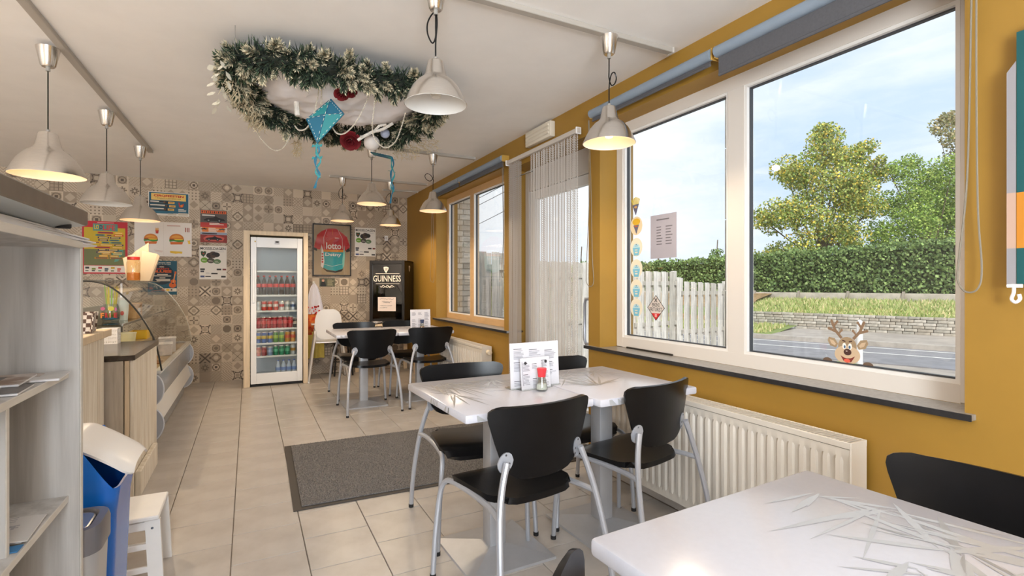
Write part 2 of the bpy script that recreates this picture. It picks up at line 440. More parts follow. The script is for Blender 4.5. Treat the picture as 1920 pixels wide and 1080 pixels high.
# door: frame, leaf with glass and loop handle, at the back of its reveal
dr = MB()
for (y0, y1, z0, z1) in ((2.962, 3.03, 0, 2.298), (4.12, 4.188, 0, 2.298), (3.03, 4.12, 2.10, 2.298)):
    dr.box((2.33, (y0+y1)/2, (z0+z1)/2), (.07, y1-y0, z1-z0), .004)
d1 = struct(dr.build('door_1', framew))
lf = MB()
for (y0, y1, z0, z1) in ((3.032, 3.075, .02, 2.098), (4.03, 4.118, .02, 2.098), (3.075, 4.03, .02, .28), (3.075, 4.03, 2.02, 2.098)):
    lf.box((2.335, (y0+y1)/2, (z0+z1)/2), (.05, y1-y0, z1-z0), .003)
lf.build('door_leaf', framei, d1)
B('glass_pane', (2.335, 3.55, 1.15), (.008, .95, 1.74), winglass, d1, smooth=False)
h = MB(); h.tube([(2.27, 3.08, .80), (2.27, 3.19, .80), (2.27, 3.205, .83), (2.27, 3.205, 1.10), (2.27, 3.19, 1.14), (2.27, 3.05, 1.14)], .012, 8)
h.tube([(2.27, 3.05, .80), (2.27, 3.05, 1.14)], .012, 8); h.tube([(2.27, 3.12, .80), (2.32, 3.12, .80)], .009, 8); h.tube([(2.27, 3.12, 1.14), (2.32, 3.12, 1.14)], .009, 8)
h.build('door_handle', tubem, d1)
struct(B('baseboard_right', (2.122, 6.95, .035), (.014, 1.25, .07), tilem)); struct(B('baseboard_front', (2.122, 1.0, .035), (.014, 3.6, .07), tilem))
B('trim_3', (2.27, 3.575, .006), (.28, 1.22, .012), stonem)['kind'] = 'structure'
# wires and conduit on the wall above the back window corner

# ------------------------------------------------------------------ chairs
def make_chair(label, group):
    t = thing('cafe_chair', label, 'chair', group=group)
    # backrest outline: (height fraction, half width); sitter faces +y
    prof = [(0, .045), (.012, .085), (.04, .118), (.10, .148), (.20, .172), (.34, .191), (.5, .207), (.66, .222), (.80, .235), (.88, .240), (.94, .238), (.975, .226), (.993, .21), (1.0, .19)]
    G = []
    for f, hw in prof:
        z = .525+.28*f; row = []
        for j in range(15):
            a = -1+2*j/14; x = a*hw
            droop = (.006*(1-a*a) if f == 1 else 0)
            row.append((x, -.215-.10*(z-.5)*1.1+.95*x*x, z-0*droop))
        G.append(row)
    MB().shell(G, .013).build('backrest', blackp, t, sharp=60)
    # seat
    G = []
    for i in range(11):
        v = -1+2*i/10; row = []
        for j in range(11):
            u = -1+2*j/10
            wx = .205+.012*v; x = u*wx; y = v*.2
            if abs(u) > .7 and abs(v) > .7:
                k = 1-.12*((abs(u)-.7)/.3)*((abs(v)-.7)/.3)*1.6; x *= k; y *= k
            z = .452-.012*math.cos(u*1.4)*(1-.3*v)+(-.028*max(0, (v-.55)/.45)**2)+.008*max(0, -v-.5)
            row.append((x, y, z))
        G.append(row)
    MB().shell(G, .024).build('seat', blackp, t, sharp=60)
    for s in (-1, 1):
        # front leg bends back under the seat and joins the rear leg
        p = [(s*.250, .235, .012), (s*.240, .228, .20), (s*.226, .215, .36), (s*.216, .19, .415), (s*.208, .14, .432), (s*.204, .0, .434), (s*.208, -.13, .432), (s*.218, -.20, .431), (s*.2285, -.252, .425)]
        MB().tube(p, .0115, 10, 4).build('front_leg', tubem, t)
        q = [(s*.262, -.325, .012), (s*.257, -.31, .14), (s*.246, -.285, .28), (s*.228, -.255, .42), (s*.205, -.235, .52), (s*.176, -.222, .605)]
        l = MB().tube(q, .0125, 10, 4).build('rear_leg', tubem, t)
        # riveted plate at the back of the shell
        pl = []
        for k in range(15):
            a = 2*math.pi*k/15
            dx = .024*math.cos(a)*(1 if math.sin(a) > 0 else 1.15); dz = .030*math.sin(a) if math.sin(a) > 0 else .050*math.sin(a)
            x = s*(.172-.004*math.sin(a))+dx; z = .610+dz
            pl.append((x, -.215-.11*(z-.5)+.95*x*x-.0066, z))
        MB().prism(pl, (0, -.0045, 0), (0, 0.001, 0)).build('bracket_plate', tubem, t)
        sc = MB()
        for (dx, dz) in ((.0, .02), (-.014*s, -.012), (-.014*s, -.032)):
            x = s*.172+dx; z = .61+dz; sc.lathe([(.0045, 0), (.003, -.002), (0, -.0025)], (x, -.215-.11*(z-.5)+.95*x*x-.011, z), 8, 'y')
        sc.build('screw', screwm, t)
        for (x, y) in ((s*.250, .235), (s*.262, -.325)): MB().lathe([(.0135, 0), (.0135, .018)], (x, y, 0), 10).build('foot_cap', rubber, t)
    MB().tube([(-.206, .06, .432), (.206, .06, .432)], .009, 8).build('seat_rail', tubem, t)
    return t
G1, G2, G3 = 'chairs around the middle table', 'chairs around the far table', 'chairs at the nearest table'
ch = make_chair('black plastic café chair with its back to us, left front of the middle table', G1)
ch.location = (.975, 1.89, 0); ch.rotation_euler.z = R(7)
def chair(x, y, r, lab, g): return dup(ch, (x, y, 0), R(r), lab, g)
chair(1.625, 1.965, 12, 'black café chair with its back to us, at the middle table beside the long radiator', G1)
chair(1.045, 2.47, 175, 'black café chair facing us across the middle table, seat shining above the door mat', G1)
chair(1.64, 2.44, 180, 'black café chair facing us, half hidden behind the menu stand, below the window sill', G1)
chair(1.075, 5.30, 2, 'black café chair with its back to us, left front of the far table', G2)
chair(1.695, 5.34, 0, 'black café chair with its back to us, at the far table by the small radiator', G2)
chair(1.10, 5.95, 181, 'black café chair facing us at the far table, beside the white high chair', G2)
chair(1.66, 5.95, 179, 'black café chair facing us at the far table, in front of the black drinks cooler', G2)
chair(1.345, .52, 92, 'black café chair between the nearest white table and the radiator, only its backrest seen', G3)
chair(.548, .432, -122, 'black café chair showing only its backrest tip, left of the nearest table', G3)

# ------------------------------------------------------------------ tables
def leaf_pts(x, y, a, L, W):
    c, s_ = math.cos(a), math.sin(a); prof = ((0, .06), (.25, .8), (.5, 1), (.75, .62))
    p = [(x+c*L*f-s_*W*k, y+s_*L*f+c*W*k) for f, k in prof]+[(x+c*L, y+s_*L)]+[(x+c*L*f+s_*W*k, y+s_*L*f-c*W*k) for f, k in reversed(prof)]
    return p
def make_table(label, group, w, d, loc, rz, sprays, ped=(0, 0), zt=.75, base=.42, lw=1.0):
    t = thing('cafe_table', label, 'table', loc, rz, group)
    top = MB().box((0, 0, zt-.018), (w, d, .036), .009).build('tabletop', tablew, t)
    g = MB(); dk = MB(); nl = 0
    rr = random.Random(int(abs(loc[0])*100+loc[1]*37))
    for (sx, sy, n, L, a0, a1) in sprays:
        for i in range(n):
            a = R(rr.uniform(a0, a1)); l = L*rr.uniform(.45, 1); ww = rr.uniform(.0028, .0062)*lw
            q = leaf_pts(sx+rr.uniform(-.02, .02), sy+rr.uniform(-.02, .02), a, l, ww)
            q = [(x, y) for x, y in q]
            if all(abs(x) < w/2-.008 and abs(y) < d/2-.008 for x, y in q):
                tgt = dk if rr.random() < .15 else g; nl += 1
                tgt.add([(x, y, zt+.0004+.000012*nl) for x, y in q], [tuple(range(len(q)))[::-1]])
        # the print runs over the edge as dark slanting strokes
    for side in range(2):
        for i in range(7):
            u = rr.uniform(-.45, .05)
            if side == 0:
                y = u*d; q = [(-w/2-.0006, y, zt-.006), (-w/2-.0006, y+rr.uniform(.005, .014), zt-.006), (-w/2-.0006, y+rr.uniform(.01, .04), zt-.03), (-w/2-.0006, y+.004, zt-.03)]
            else:
                x = u*w; q = [(x, -d/2-.0006, zt-.006), (x+rr.uniform(.005, .02), -d/2-.0006, zt-.006), (x+rr.uniform(.02, .05), -d/2-.0006, zt-.03), (x+.004, -d/2-.0006, zt-.03)]
            g.add(q, [(3, 2, 1, 0)])
    if g.v: g.build('leaf_print', leafgrey, top, False)
    if dk.v: dk.build('leaf_print', leafdark, top, False)
    px, py = ped
    m = MB()
    hb = base/2; pr = [(px-hb, py-hb), (px+hb, py-hb), (px+hb, py+hb), (px-hb, py+hb)]; hs = .05
    pt = [(px-hs, py-hs), (px+hs, py-hs), (px+hs, py+hs), (px-hs, py+hs)]
    m.add([(x, y, 0) for x, y in pr]+[(x, y, .012) for x, y in pr]+[(x, y, .04) for x, y in pt],
          [(3, 2, 1, 0)]+[(i, (i+1) % 4, 4+(i+1) % 4, 4+i) for i in range(4)]+[(4+i, 4+(i+1) % 4, 8+(i+1) % 4, 8+i) for i in range(4)]+[(8, 9, 10, 11)])
    m.build('base_plate', pedm, t, sharp=5)
    MB().box((px, py, .38), (.082, .082, .69), .006).build('pedestal_post', pedm, t)
    B('top_bracket', (px, py, zt-.046), (.3, .3, .02), mat('bracket_black', '#2c2c2e', .5), t)
    return t
GT = 'white café tables'
make_table('white printed table top, left half of the middle pair, carrying the menu stand', GT, .612, .73, (1.03, 2.185, 0), R(1.5), [(-.15, .28, 34, .4, 150, 330), (.1, .25, 26, .3, 180, 360), (-.2, 0, 26, .3, 100, 300), (-.22, .2, 20, .2, 0, 360)], (0, 0))
make_table('white printed table top, right half of the middle pair, against the window wall', GT, .595, .73, (1.640, 2.165, 0), R(1.5), [(.12, .22, 30, .25, 0, 360), (-.15, .15, 26, .3, 0, 360), (-.1, -.1, 24, .3, 0, 180)], (0, 0))
make_table('white table top, left half of the far pair, nearest to the white high chair', GT, .612, .75, (1.07, 5.63, 0), 0, [(-.15, .2, 10, .3, 0, 360)], (0, -.15))
make_table('white table top, right half of the far pair, under the small menu stand', GT, .612, .75, (1.69, 5.63, 0), 0, [(-.05, .2, 10, .3, 0, 360)], (0, -.1))
make_table('large white table in the near corner, grey bamboo leaves printed on its top', GT, .745, .80, (.992, .45, 0), R(3), [(.22, .28, 9, .2, 0, 360), (.26, .16, 14, .36, 150, 400), (.18, .02, 16, .24, 0, 360), (.28, -.1, 12, .3, 90, 270), (.05, .02, 7, .16, 120, 330), (.1, -.2, 14, .3, 0, 360)], (0.1, -.1), base=.4, lw=1.5)

# menu stands and shakers
def menu(name, label, x, y, z, rz, w_, h_, tilt, seed, logos=False):
    t = thing(name, label, 'menu', (x, y, z), rz)
    m = MB(); m.M = Matrix.Rotation(-tilt, 4, 'X')
    m.box((0, 0, h_/2), (w_, .002, h_)).build('menu_card', paperw, t)
    fr = Flat(t, m.M @ Vector((-w_/2, -.0012, h_)), (1, 0, 0), m.M.to_3x3() @ Vector((0, 0, 1)))
    r = random.Random(seed)
    for cx in (.07, .38, .70):
        yy = h_*r.uniform(.10, .2)
        while yy < h_*.86:
            n = r.randint(3, 7); fr.rect(w_*cx, yy, w_*.16, .003, mat('ink_mid', '#6f6c72', .7), 1); yy += .009
            fr.lines(w_*cx, yy, w_*.24, n, .0062, inkg, .0026, 1, r.random()); yy += n*.0062+.012
            if r.random() < .2: yy += .03
    if logos:
        for cx in (.16, .86):
            fr.ell(w_*cx, h_*.16, w_*.045, h_*.05, ink, 2); fr.rect(w_*(cx-.12), h_*.1, .0028, h_*.75, inkg, 2)
    fr.done()
    pm = MB(); pm.M = Matrix.Rotation(-tilt, 4, 'X')
    pm.box((0, -.0035, h_/2), (w_+.006, .0016, h_+.004)).build('acrylic_front', glass('acrylic', (.985, .985, .99), .02, .4), t, smooth=False)
    fm = MB().box((0, .02, .003), (w_, .07, .005)); fm.build('stand_foot', thing_glass, t, smooth=False)
    return t
menu('menu_stand', 'tall acrylic stand with the printed menu, at the middle of the near pair of tables', 1.243, 2.165, .75, R(4), .283, .218, R(3), 3)
menu('small_menu_card', 'smaller menu card leaning in front of the tall menu stand', 1.226, 2.125, .75, R(9), .178, .15, R(6), 5, True)
menu('far_menu_stand', 'menu stand on the far table below the small window', 1.73, 5.62, .75, R(2), .235, .215, R(3), 9)
def shaker(name, label, x, y, z, capm, fill):
    t = thing(name, label, 'shaker', (x, y, z))
    MB().lathe([(.0005, .002), (.026, .002), (.028, .008), (.027, .02), (.020, .05), (.0175, .062), (.017, .072), (.0155, .072), (.0165, .06), (.0185, .05), (.0255, .02), (.026, .009), (.0005, .006)], n=20, cap=False).build('glass_body', thing_glass, t)
    MB().lathe([(.0005, .0062), (.025, .009), (.0245, .02), (.0215, .034), (.0005, .034)], n=18, cap=False).build('contents', fill, t)
    MB().lathe([(.0005, .066), (.0185, .066), (.0195, .080), (.0225, .098), (.0235, .104), (.021, .107), (.0005, .107)], n=20, cap=False).build('cap', capm, t)
    return t
salt = mat('salt', '#efeeea', .9); redcap = mat('red_plastic', '#dd3a42', .35)
shaker('salt_shaker', 'glass salt shaker with a flared red cap before the menu card', 1.225, 2.075, .75, redcap, salt)
shaker('pepper_shaker', 'small shaker with a dark cap in front of the far menu stand', 1.72, 5.53, .75, mat('dark_cap', '#3a4560', .4), mat('pepper', '#a57a5a', .9))

# ------------------------------------------------------------------ door mat
dm = thing('door_mat', 'large dark grey door mat with a black rubber rim on the tiles', 'mat', (0, 0, 0))
gm = MB(); gm.M = Matrix.Rotation(R(-1.2), 4, 'Z')
mx0, mx1, my0, my1 = .155, 2.05, 3.05, 4.30
gm.box(((mx0+mx1)/2, (my0+my1)/2, .003), (mx1-mx0, my1-my0, .005), .001); gm.build('rubber_rim', mat('mat_rubber', '#4a443f', .7), dm)
carpet = mat('mat_pile', '#8b8784', .95, var=.4, scale=140, col2='#5e5a58', bump=.6)
G = []
for i in range(41):
    row = []
    for j in range(29):
        x = mx0+.045+(mx1-mx0-.075)*i/40; y = my0+.035+(my1-my0-.065)*j/28
        z = .0095+.005*max(0, noise.noise((x*4.5, y*1.2, 0)))*(j/28)**3
        row.append((x, y, z))
    G.append(row)
c = MB(); c.M = gm.M.copy(); c.shell(G, .006); c.build('pile', carpet, dm)
tf = MB(); tf.M = gm.M.copy(); rr = random.Random(5)
for i in range(26000):
    x = rr.uniform(mx0+.045, mx1-.03); y = rr.uniform(my0+.035, my1-.03); a = rr.uniform(0, 6.3); z = .012
    tf.v += [tuple(tf.M @ Vector(p)) for p in ((x-.002*math.cos(a), y-.002*math.sin(a), z), (x+.002*math.cos(a), y+.002*math.sin(a), z), (x+rr.uniform(-.004, .004), y+rr.uniform(-.004, .004), z+.008))]
    n = len(tf.v); tf.f.append((n-3, n-2, n-1))
tf.build('pile_tufts', carpet, dm, False, kind='stuff')

# ------------------------------------------------------------------ radiators
def radiator(label, y0, y1, z0, z1, xf, knob_end=None):
    t = thing('radiator', label, 'radiator', (0, 0, 0))
    xb = 2.105; H_ = z1-z0; Lr = y1-y0
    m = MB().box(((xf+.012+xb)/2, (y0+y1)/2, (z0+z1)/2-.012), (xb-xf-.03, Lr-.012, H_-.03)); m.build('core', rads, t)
    # front panel as a pressed sheet: flat margins, rounded vertical ribs
    n = int(Lr/.050); pitch = Lr/(n+1); prof = [(y0, xf+.006)]
    for i in range(n):
        c = y0+pitch*(i+1)
        for dy, dx in ((-.5, .012), (-.27, .012), (-.17, .0), (.17, .0), (.27, .012)): prof.append((c+dy*pitch, xf+dx))
    prof += [(y1-pitch*.5, xf+.010), (y1, xf+.006)]
    G = []
    for z, k in ((z0, 0), (z0+.035, 0), (z0+.05, 1), (z1-.075, 1), (z1-.06, 0), (z1-.028, 0)):
        G.append([((x if k else xf+.0045), y, z) for y, x in prof])
    MB().shell(G, .003).build('front_panel', radm, t, sharp=50)
    for ys_ in (y0+.004, y1-.004): MB().box(((xf+xb)/2, ys_, (z0+z1)/2), (xb-xf, .006, H_), .002).build('side_panel', radm, t)
    fr = MB(); 
    fr.box((xf+.004, (y0+y1)/2, z1-.013), (.007, Lr, .026), .002).box((xb-.004, (y0+y1)/2, z1-.013), (.007, Lr, .026), .002); fr.build('top_rail', radm, t)
    gr = MB(); k = int(Lr/.016)
    for i in range(k): gr.box(((xf+xb)/2, y0+(i+.5)*Lr/k, z1-.004), (xb-xf-.016, .0075, .006))
    gr.build('top_grille', radm, t, False)
    if knob_end is not None:
        v = MB().lathe([(.012, 0), (.012, -.02), (.024, -.022), (.026, -.05), (.022, -.068), (.012, -.072), (.0005, -.072)], ((xf+xb)/2, knob_end, z1-.05), 18, 'y', True); v.build('thermostat_knob', mat('knob_cream', '#e9dcc6', .4), t)
    pp = MB()
    for y in (y0+.05, y0+.09): pp.tube([(xb-.03, y, z0+.02), (xb-.03, y, .0)], .009, 8)
    pp.build('supply_pipe', radm, t)
    mm = MB()
    for y in (y0+.25*Lr, y0+.75*Lr): mm.box((xb+.012, y, (z0+z1)/2), (.028, .05, H_*.7))
    mm.build('wall_bracket', radm, t)
    return t
radiator('long white ribbed panel radiator under the large window', 1.12, 2.72, .10, .655, 2.0)
radiator('white ribbed radiator with a thermostat knob under the small window', 4.52, 5.75, .10, .645, 2.0, 4.515)

# ------------------------------------------------------------------ drinks fridge in its timber surround
sr = thing('fridge_surround', 'pale timber surround framing the white drinks fridge', 'surround', (0, 0, 0))
B('side_board', (-.02, 7.27, .95), (.07, .655, 1.9), pinem, sr, .004); B('side_board', (.643, 7.27, .95), (.055, .655, 1.9), pinem, sr, .004)
B('top_board', (.31, 7.27, 1.875), (.61, .655, .05), pinem, sr, .004)
fg = thing('drinks_fridge', 'tall white glass-door fridge full of cans and bottles', 'fridge', (0, 0, 0))
fx0, fx1, fy0, fy1 = .022, .606, 6.98, 7.57
cw = mat('fridge_white', '#efeff0', .3); cwi = mat('fridge_lining', '#e3e8ee', .4)
cb = MB(); cx = (fx0+fx1)/2
for c, d in (((fx0+.015, 7.29, .95), (.03, .54, 1.74)), ((fx1-.015, 7.29, .95), (.03, .54, 1.74)), ((cx, 7.29, 1.80), (fx1-fx0, .54, .05)), ((cx, 7.29, .06), (fx1-fx0, .54, .06)), ((cx, fy1-.02, .93), (fx1-fx0, .03, 1.78))): cb.box(c, d)
cb.build('cabinet', cwi, fg)
df = MB(); gx0, gx1, gz0, gz1 = .085, .543, .16, 1.70
for c, d in ((((fx0+gx0)/2, 6.985, .93), (gx0-fx0, .05, 1.79)), (((fx1+gx1)/2, 6.985, .93), (fx1-gx1, .05, 1.79)), ((cx, 6.985, (gz1+1.825)/2), (gx1-gx0, .05, 1.825-gz1)), ((cx, 6.985, (.035+gz0)/2), (gx1-gx0, .05, gz0-.035))): df.box(c, d, .004)
do = df.build('door', cw, fg)
B('door_glass', (cx, 6.985, (gz0+gz1)/2), (gx1-gx0, .012, gz1-gz0), cabglass, do, smooth=False)
hd = MB(); hd.box((fx0+.03, 6.945, 1.27), (.022, .02, .5), .004); hd.box((fx0+.03, 6.955, 1.5), (.03, .03, .03)); hd.box((fx0+.03, 6.955, 1.04), (.03, .03, .03)); hd.build('door_handle', cw, do)
B('door_lock', (fx0+.05, 6.957, 1.77), (.016, .01, .016), mat('brass', '#a8905e', .4, .8), do)
lp = B('maker_plate', (cx, 6.958, 1.765), (.055, .006, .045), mat('grey_plate', '#c9c9cc', .4), do); B('plate_mark', (cx, 6.9545, 1.772), (.036, .002, .018), ink, lp)
B('toe_space', (cx, 7.0, .018), (fx1-fx0-.02, .03, .034), rubber, fg)
SH = [1.417, 1.117, .923, .703, .523, .363]
for z in SH:
    s_ = MB()
    for i in range(12): s_.box((cx, 7.03+i*.042, z-.008), (fx1-fx0-.06, .005, .005))
    s_.box((cx, 7.02, z-.008), (fx1-fx0-.06, .008, .022)); s_.build('wire_shelf', whitem, fg, False)
def can(name, label, x, y, z, col, band, group, h_=.115, r=.031, hi=None):
    k = (col, band, h_)
    m1 = mat('can_'+col.strip('#'), col, .25, .35); m2 = mat('can_'+band.strip('#'), band, .3, .3)
    t = thing(name, label, 'can', (x, y, z), 0, group)
    MB().lathe([(.0005, .002), (r*.8, .0), (r, .008), (r, h_-.012)], n=14, cap=False).build('body', m1, t)
    MB().lathe([(r, h_-.012), (r*.82, h_), (r*.78, h_-.003), (.0005, h_-.003)], n=14, cap=False).build('lid', mat('can_lid', '#c8c8c8', .3, .9), t)
    MB().lathe([(r+.0006, h_*.38), (r+.0006, h_*.66)], n=14, cap=False).build('label_band', m2, t)
    return t
_proto = {}
def put_can(lab, x, y, z, col, band, group, h_=.115, r=.031):
    k = (col, band, h_, r)
    if k in _proto: return dup(_proto[k], (x, y, z), None, lab, group)
    _proto[k] = can('drink_can', lab, x, y, z, col, band, group, h_, r); return _proto[k]
def row(z, items, group, y=7.045, x0=.105, pitch=.066):
    for i, (lab, col, band, h_) in enumerate(items): put_can(lab, x0+i*pitch, y+.004*(i % 2), z, col, band, group, h_)
row(SH[2], [('white can with grey band at the left end of the top can shelf', '#dcdcde', '#b7babd', .12)]+[('white and red can on the top can shelf of the drinks fridge', '#d24a3a', '#e6d6cc', .125)]*3+[('wide white can with a red mark, right of the white and red cans', '#e4e0dc', '#c8453c', .12)]+[('white can second from the right on the top can shelf', '#e0ddd8', '#8f9a98', .12), ('bluish white can at the right end of the top can shelf', '#d6dbe4', '#5c6b92', .115)], 'cans on the top can shelf of the fridge')
row(SH[3], [('red cola can in the all-red row of the drinks fridge', '#b3202a', '#d43a3e', .145)]*7+[('black can with a pale label closing the red row at the right', '#2b2526', '#c9b9a4', .125)], 'cans in the red row of the fridge', pitch=.061)
row(SH[4], [('blue can with a yellow label in the row below the red cans', '#2f5fae', '#e6c23a', .14)]*3+[('green can in the row below the red cans', '#5c9a38', '#b4cf4a', .14)]*2+[('orange-yellow can at the right of the green cans', '#d79a28', '#d4572c', .14)]*2, 'cans in the coloured row of the fridge')
row(SH[5], [('orange can at the left end of the lowest can shelf', '#d2592f', '#e08a5a', .12), ('dark red can second from the left on the lowest can shelf', '#a8322f', '#c8605a', .12), ('pale blue can between red and green cans on the lowest shelf', '#8fa9d4', '#b8c8e4', .115)]+[('green can on the lowest can shelf of the drinks fridge', '#1f8a62', '#6cc09a', .125)]*3+[('white and gold can at the right of the lowest can shelf', '#c9ccd2', '#b98a3a', .13)], 'cans on the lowest can shelf of the fridge')
def bottle(name, lab, x, y, z, glassm, bandm, capm_, group, h_=.24, r=.031):
    t = thing(name, lab, 'bottle', (x, y, z), 0, group)
    MB().lathe([(.0005, .001), (r*.85, 0), (r, .012), (r*.93, h_*.3), (r, h_*.55), (r*.8, h_*.72), (r*.42, h_*.86), (r*.38, h_*.95), (.0005, h_*.95)], n=14, cap=False).build('body', glassm, t)
    MB().lathe([(r+.0012, h_*.40), (r+.0012, h_*.58)], n=14, cap=False).build('label_band', bandm, t)
    MB().lathe([(r*.45, h_*.94), (r*.45, h_), (.0005, h_)], n=12, cap=False).build('cap', capm_, t)
    return t
cola = mat('cola_bottle', '#241a1c', .15, coat=.5); redl = mat('red_label', '#d8342f', .4)
b0 = bottle('cola_bottle', 'dark cola bottle with a red label and cap on the second fridge shelf', .105, 7.05, SH[1], cola, redl, redl, 'cola bottles on the second fridge shelf')
for i in range(1, 7): dup(b0, (.105+.066*i, 7.05, SH[1]))
w0 = bottle('water_bottle', 'small clear water bottle standing on the floor of the drinks fridge', .33, 7.06, .09, mat('water_bottle', '#b9c9e2', .15, coat=.4), mat('blue_label', '#6f8fd0', .4), mat('blue_cap', '#4a6fc0', .4), 'water bottles at the bottom of the fridge', .21, .03)
for i in range(1, 4): dup(w0, (.33+.062*i, 7.06, .09))

# ------------------------------------------------------------------ black cooler in the corner on its low table
lt = thing('low_table', 'low timber table under the black drinks cooler', 'table', (0, 0, 0))
B('tabletop', (1.72, 7.22, .70), (.78, .62, .03), pinem, lt, .004)
for sx in (-1, 1):
    for sy in (-1, 1): B('leg', (1.72+sx*.35, 7.22+sy*.27, .3425), (.05, .05, .685), pinem, lt, .003)
gc = thing('drinks_cooler', 'black glass-door beer cooler standing in the far right corner', 'cooler', (1.79, 7.16, .715), R(-32))
blk = mat('cooler_black', '#161314', .3, var=.1, scale=20); blki = mat('cooler_inside', '#1c1815', .6)
cm = MB(); W2 = .245
for c, d in (((-W2+.012, .02, .43), (.024, .40, .86)), ((W2-.012, .02, .43), (.024, .40, .86)), ((0, .02, .848), (.49, .40, .024)), ((0, .02, .03), (.49, .40, .06)), ((0, .21, .43), (.49, .02, .86))): cm.box(c, d, .002)
cm.build('cabinet', blk, gc)
dm_ = MB()
for c, d in (((-W2+.02, -.2, .435), (.04, .036, .85)), ((W2-.02, -.2, .435), (.04, .036, .85)), ((0, -.2, .835), (.41, .036, .05)), ((0, -.2, .035), (.41, .036, .05))): dm_.box(c, d, .003)
gd = dm_.build('door', blk, gc)
B('door_glass', (0, -.202, .435), (.41, .008, .75), glass('dark_cooler_glass', (.55, .5, .46), .05), gd, smooth=False)
for z in (.30, .52): B('shelf', (0, 0, z), (.43, .34, .006), chrome, gc)
cream = mat('cream_print', '#efe6d6', .5)
F = Flat(gd, (-W2, -.2195, .86), (1, 0, 0), (0, 0, 1))
F.text('GUINNESS', .055, .205, .385, .085, cream, 1, .01); F.rect(.09, .175, .33, .006, cream, 1); F.rect(.09, .315, .33, .005, cream, 1)
def harp(F, x, y, s_, m):
    F.poly([(x, y), (x+.42*s_, y-.06*s_), (x+.8*s_, y+.05*s_), (x+.82*s_, y+.3*s_), (x+.6*s_, y+.7*s_), (x+.42*s_, y+s_), (x+.2*s_, y+.75*s_), (x+.02*s_, y+.35*s_)], m, 1)
    for i in range(4): F.line([(x+(.22+.13*i)*s_, y+.14*s_), (x+(.24+.11*i)*s_, y+(.62-.02*i)*s_)], .05*s_, blk, 2)
harp(F, .20, .09, .085, cream)
F.line([(.15+.02*i, .35+.014*math.sin(i*2.1)) for i in range(11)], .008, cream, 1); F.line([(.16+.018*i, .365+.01*math.cos(i*2.7)) for i in range(10)], .005, cream, 1)
F.done()
F = Flat(gc, (W2+.0005, -.18, .86), (0, 1, 0), (0, 0, 1)); harp(F, .16, .07, .085, cream); F.done()
pn = thing('paper_note', 'handwritten white note stuck on the door of the black cooler', 'note', (1.79, 7.16, .715), R(-32))
B('sheet', (.0, -.2215, .265), (.25, .0012, .19), mat('note_paper', '#ead9cf', .8), pn, smooth=False)
F = Flat(pn, (-.125, -.2224, .36), (1, 0, 0), (0, 0, 1)); rr = random.Random(4)
for y, x0, x1 in ((.025, .03, .22), (.06, .06, .19), (.075, .08, .17), (.115, .03, .2), (.145, .03, .13)):
    F.line([(x0+(x1-x0)*i/24, y+.006*math.sin(i*rr.uniform(1.5, 3))) for i in range(25)], .0028, ink, 1)
F.done()
ns = thing('napkin_stack', 'crumpled white papers lying on the low table by the cooler', 'papers', (0, 0, 0))
for i, (x, y, a) in enumerate(((1.40, 6.99, 10), (1.46, 6.97, -8), (1.53, 6.98, 12))):
    m = MB(); m.M = Matrix.Translation((x, y, .716)) @ Matrix.Rotation(R(a), 4, 'Z'); 
    m.shell([[(.16*(u/6-.5), .12*(v/4-.5), .008+.010*noise.noise((u*.9+i*5, v*.8, 0))+.008*i) for v in range(5)] for u in range(7)], .002); m.build('sheet', paperw, ns)

# ------------------------------------------------------------------ high chair, stool, aprons
hc = thing('high_chair', 'white plastic high chair with grey legs beside the drinks fridge', 'high chair', (.93, 7.12, 0), R(176))
G = []
for i, (z, hw) in enumerate(((.505, .07), (.52, .105), (.55, .135), (.60, .155), (.68, .163), (.76, .16), (.82, .146), (.86, .122), (.88, .095), (.893, .06))):
    G.append([(hw*(j/8-.5)*2, .13+.10*(z-.5)-.5*(hw*(j/8-.5)*2)**2*3, z+.035) for j in range(9)])
MB().shell(G, .012).build('backrest', whitem, hc, sharp=60)
MB().shell([[(.15*(u/5-.5)*2, -.15+.28*v/5, .50-.01*math.sin(v/5*3)) for v in range(6)] for u in range(6)], .014).build('seat', whitem, hc)
MB().box((0, -.16, .60), (.33, .02, .20), .008).box((-.165, -.02, .58), (.014, .28, .14), .006).box((.165, -.02, .58), (.014, .28, .14), .006).build('side_guard', whitem, hc)
MB().box((0, -.20, .715), (.40, .22, .016), .006).build('tray', whitem, hc)
lg = mat('light_grey_leg', '#cfcac6', .35, .3)
for sx in (-1, 1):
    for y0, y1 in ((-.12, -.24), (.10, .24)):
        l = MB().tube([(sx*.15, y0, .66), (sx*.24, y1, .01)], .013, 10).build('leg', lg, hc); MB().sphere((sx*.24, y1, .012), .014, 8, 6).build('foot_cap', whitem, l)
bs = thing('bar_stool', 'round black metal stool standing behind the far chairs by the wall', 'stool', (1.15, 7.36, 0))
MB().lathe([(.0005, .445), (.16, .445), (.17, .455), (.168, .468), (.0005, .472)], n=28, cap=False).build('seat', mat('dark_seat', '#3a3836', .5), bs)
for a in (45, 135, 225, 315): MB().tube([(.12*math.cos(R(a)), .12*math.sin(R(a)), .45), (.17*math.cos(R(a)), .17*math.sin(R(a)), .005)], .0115, 8).build('leg', mat('black_tube', '#1f1e1e', .4, .3), bs)
MB().tube([(.148*math.cos(R(a)), .148*math.sin(R(a)), .20) for a in range(0, 360, 15)], .007, 6, closed=True).build('foot_ring', mat('black_tube', '#1f1e1e'), bs)
ap = thing('hanging_apron', 'white apron with red and orange print hanging from a wall hook', 'apron', (.805, 7.52, 0))
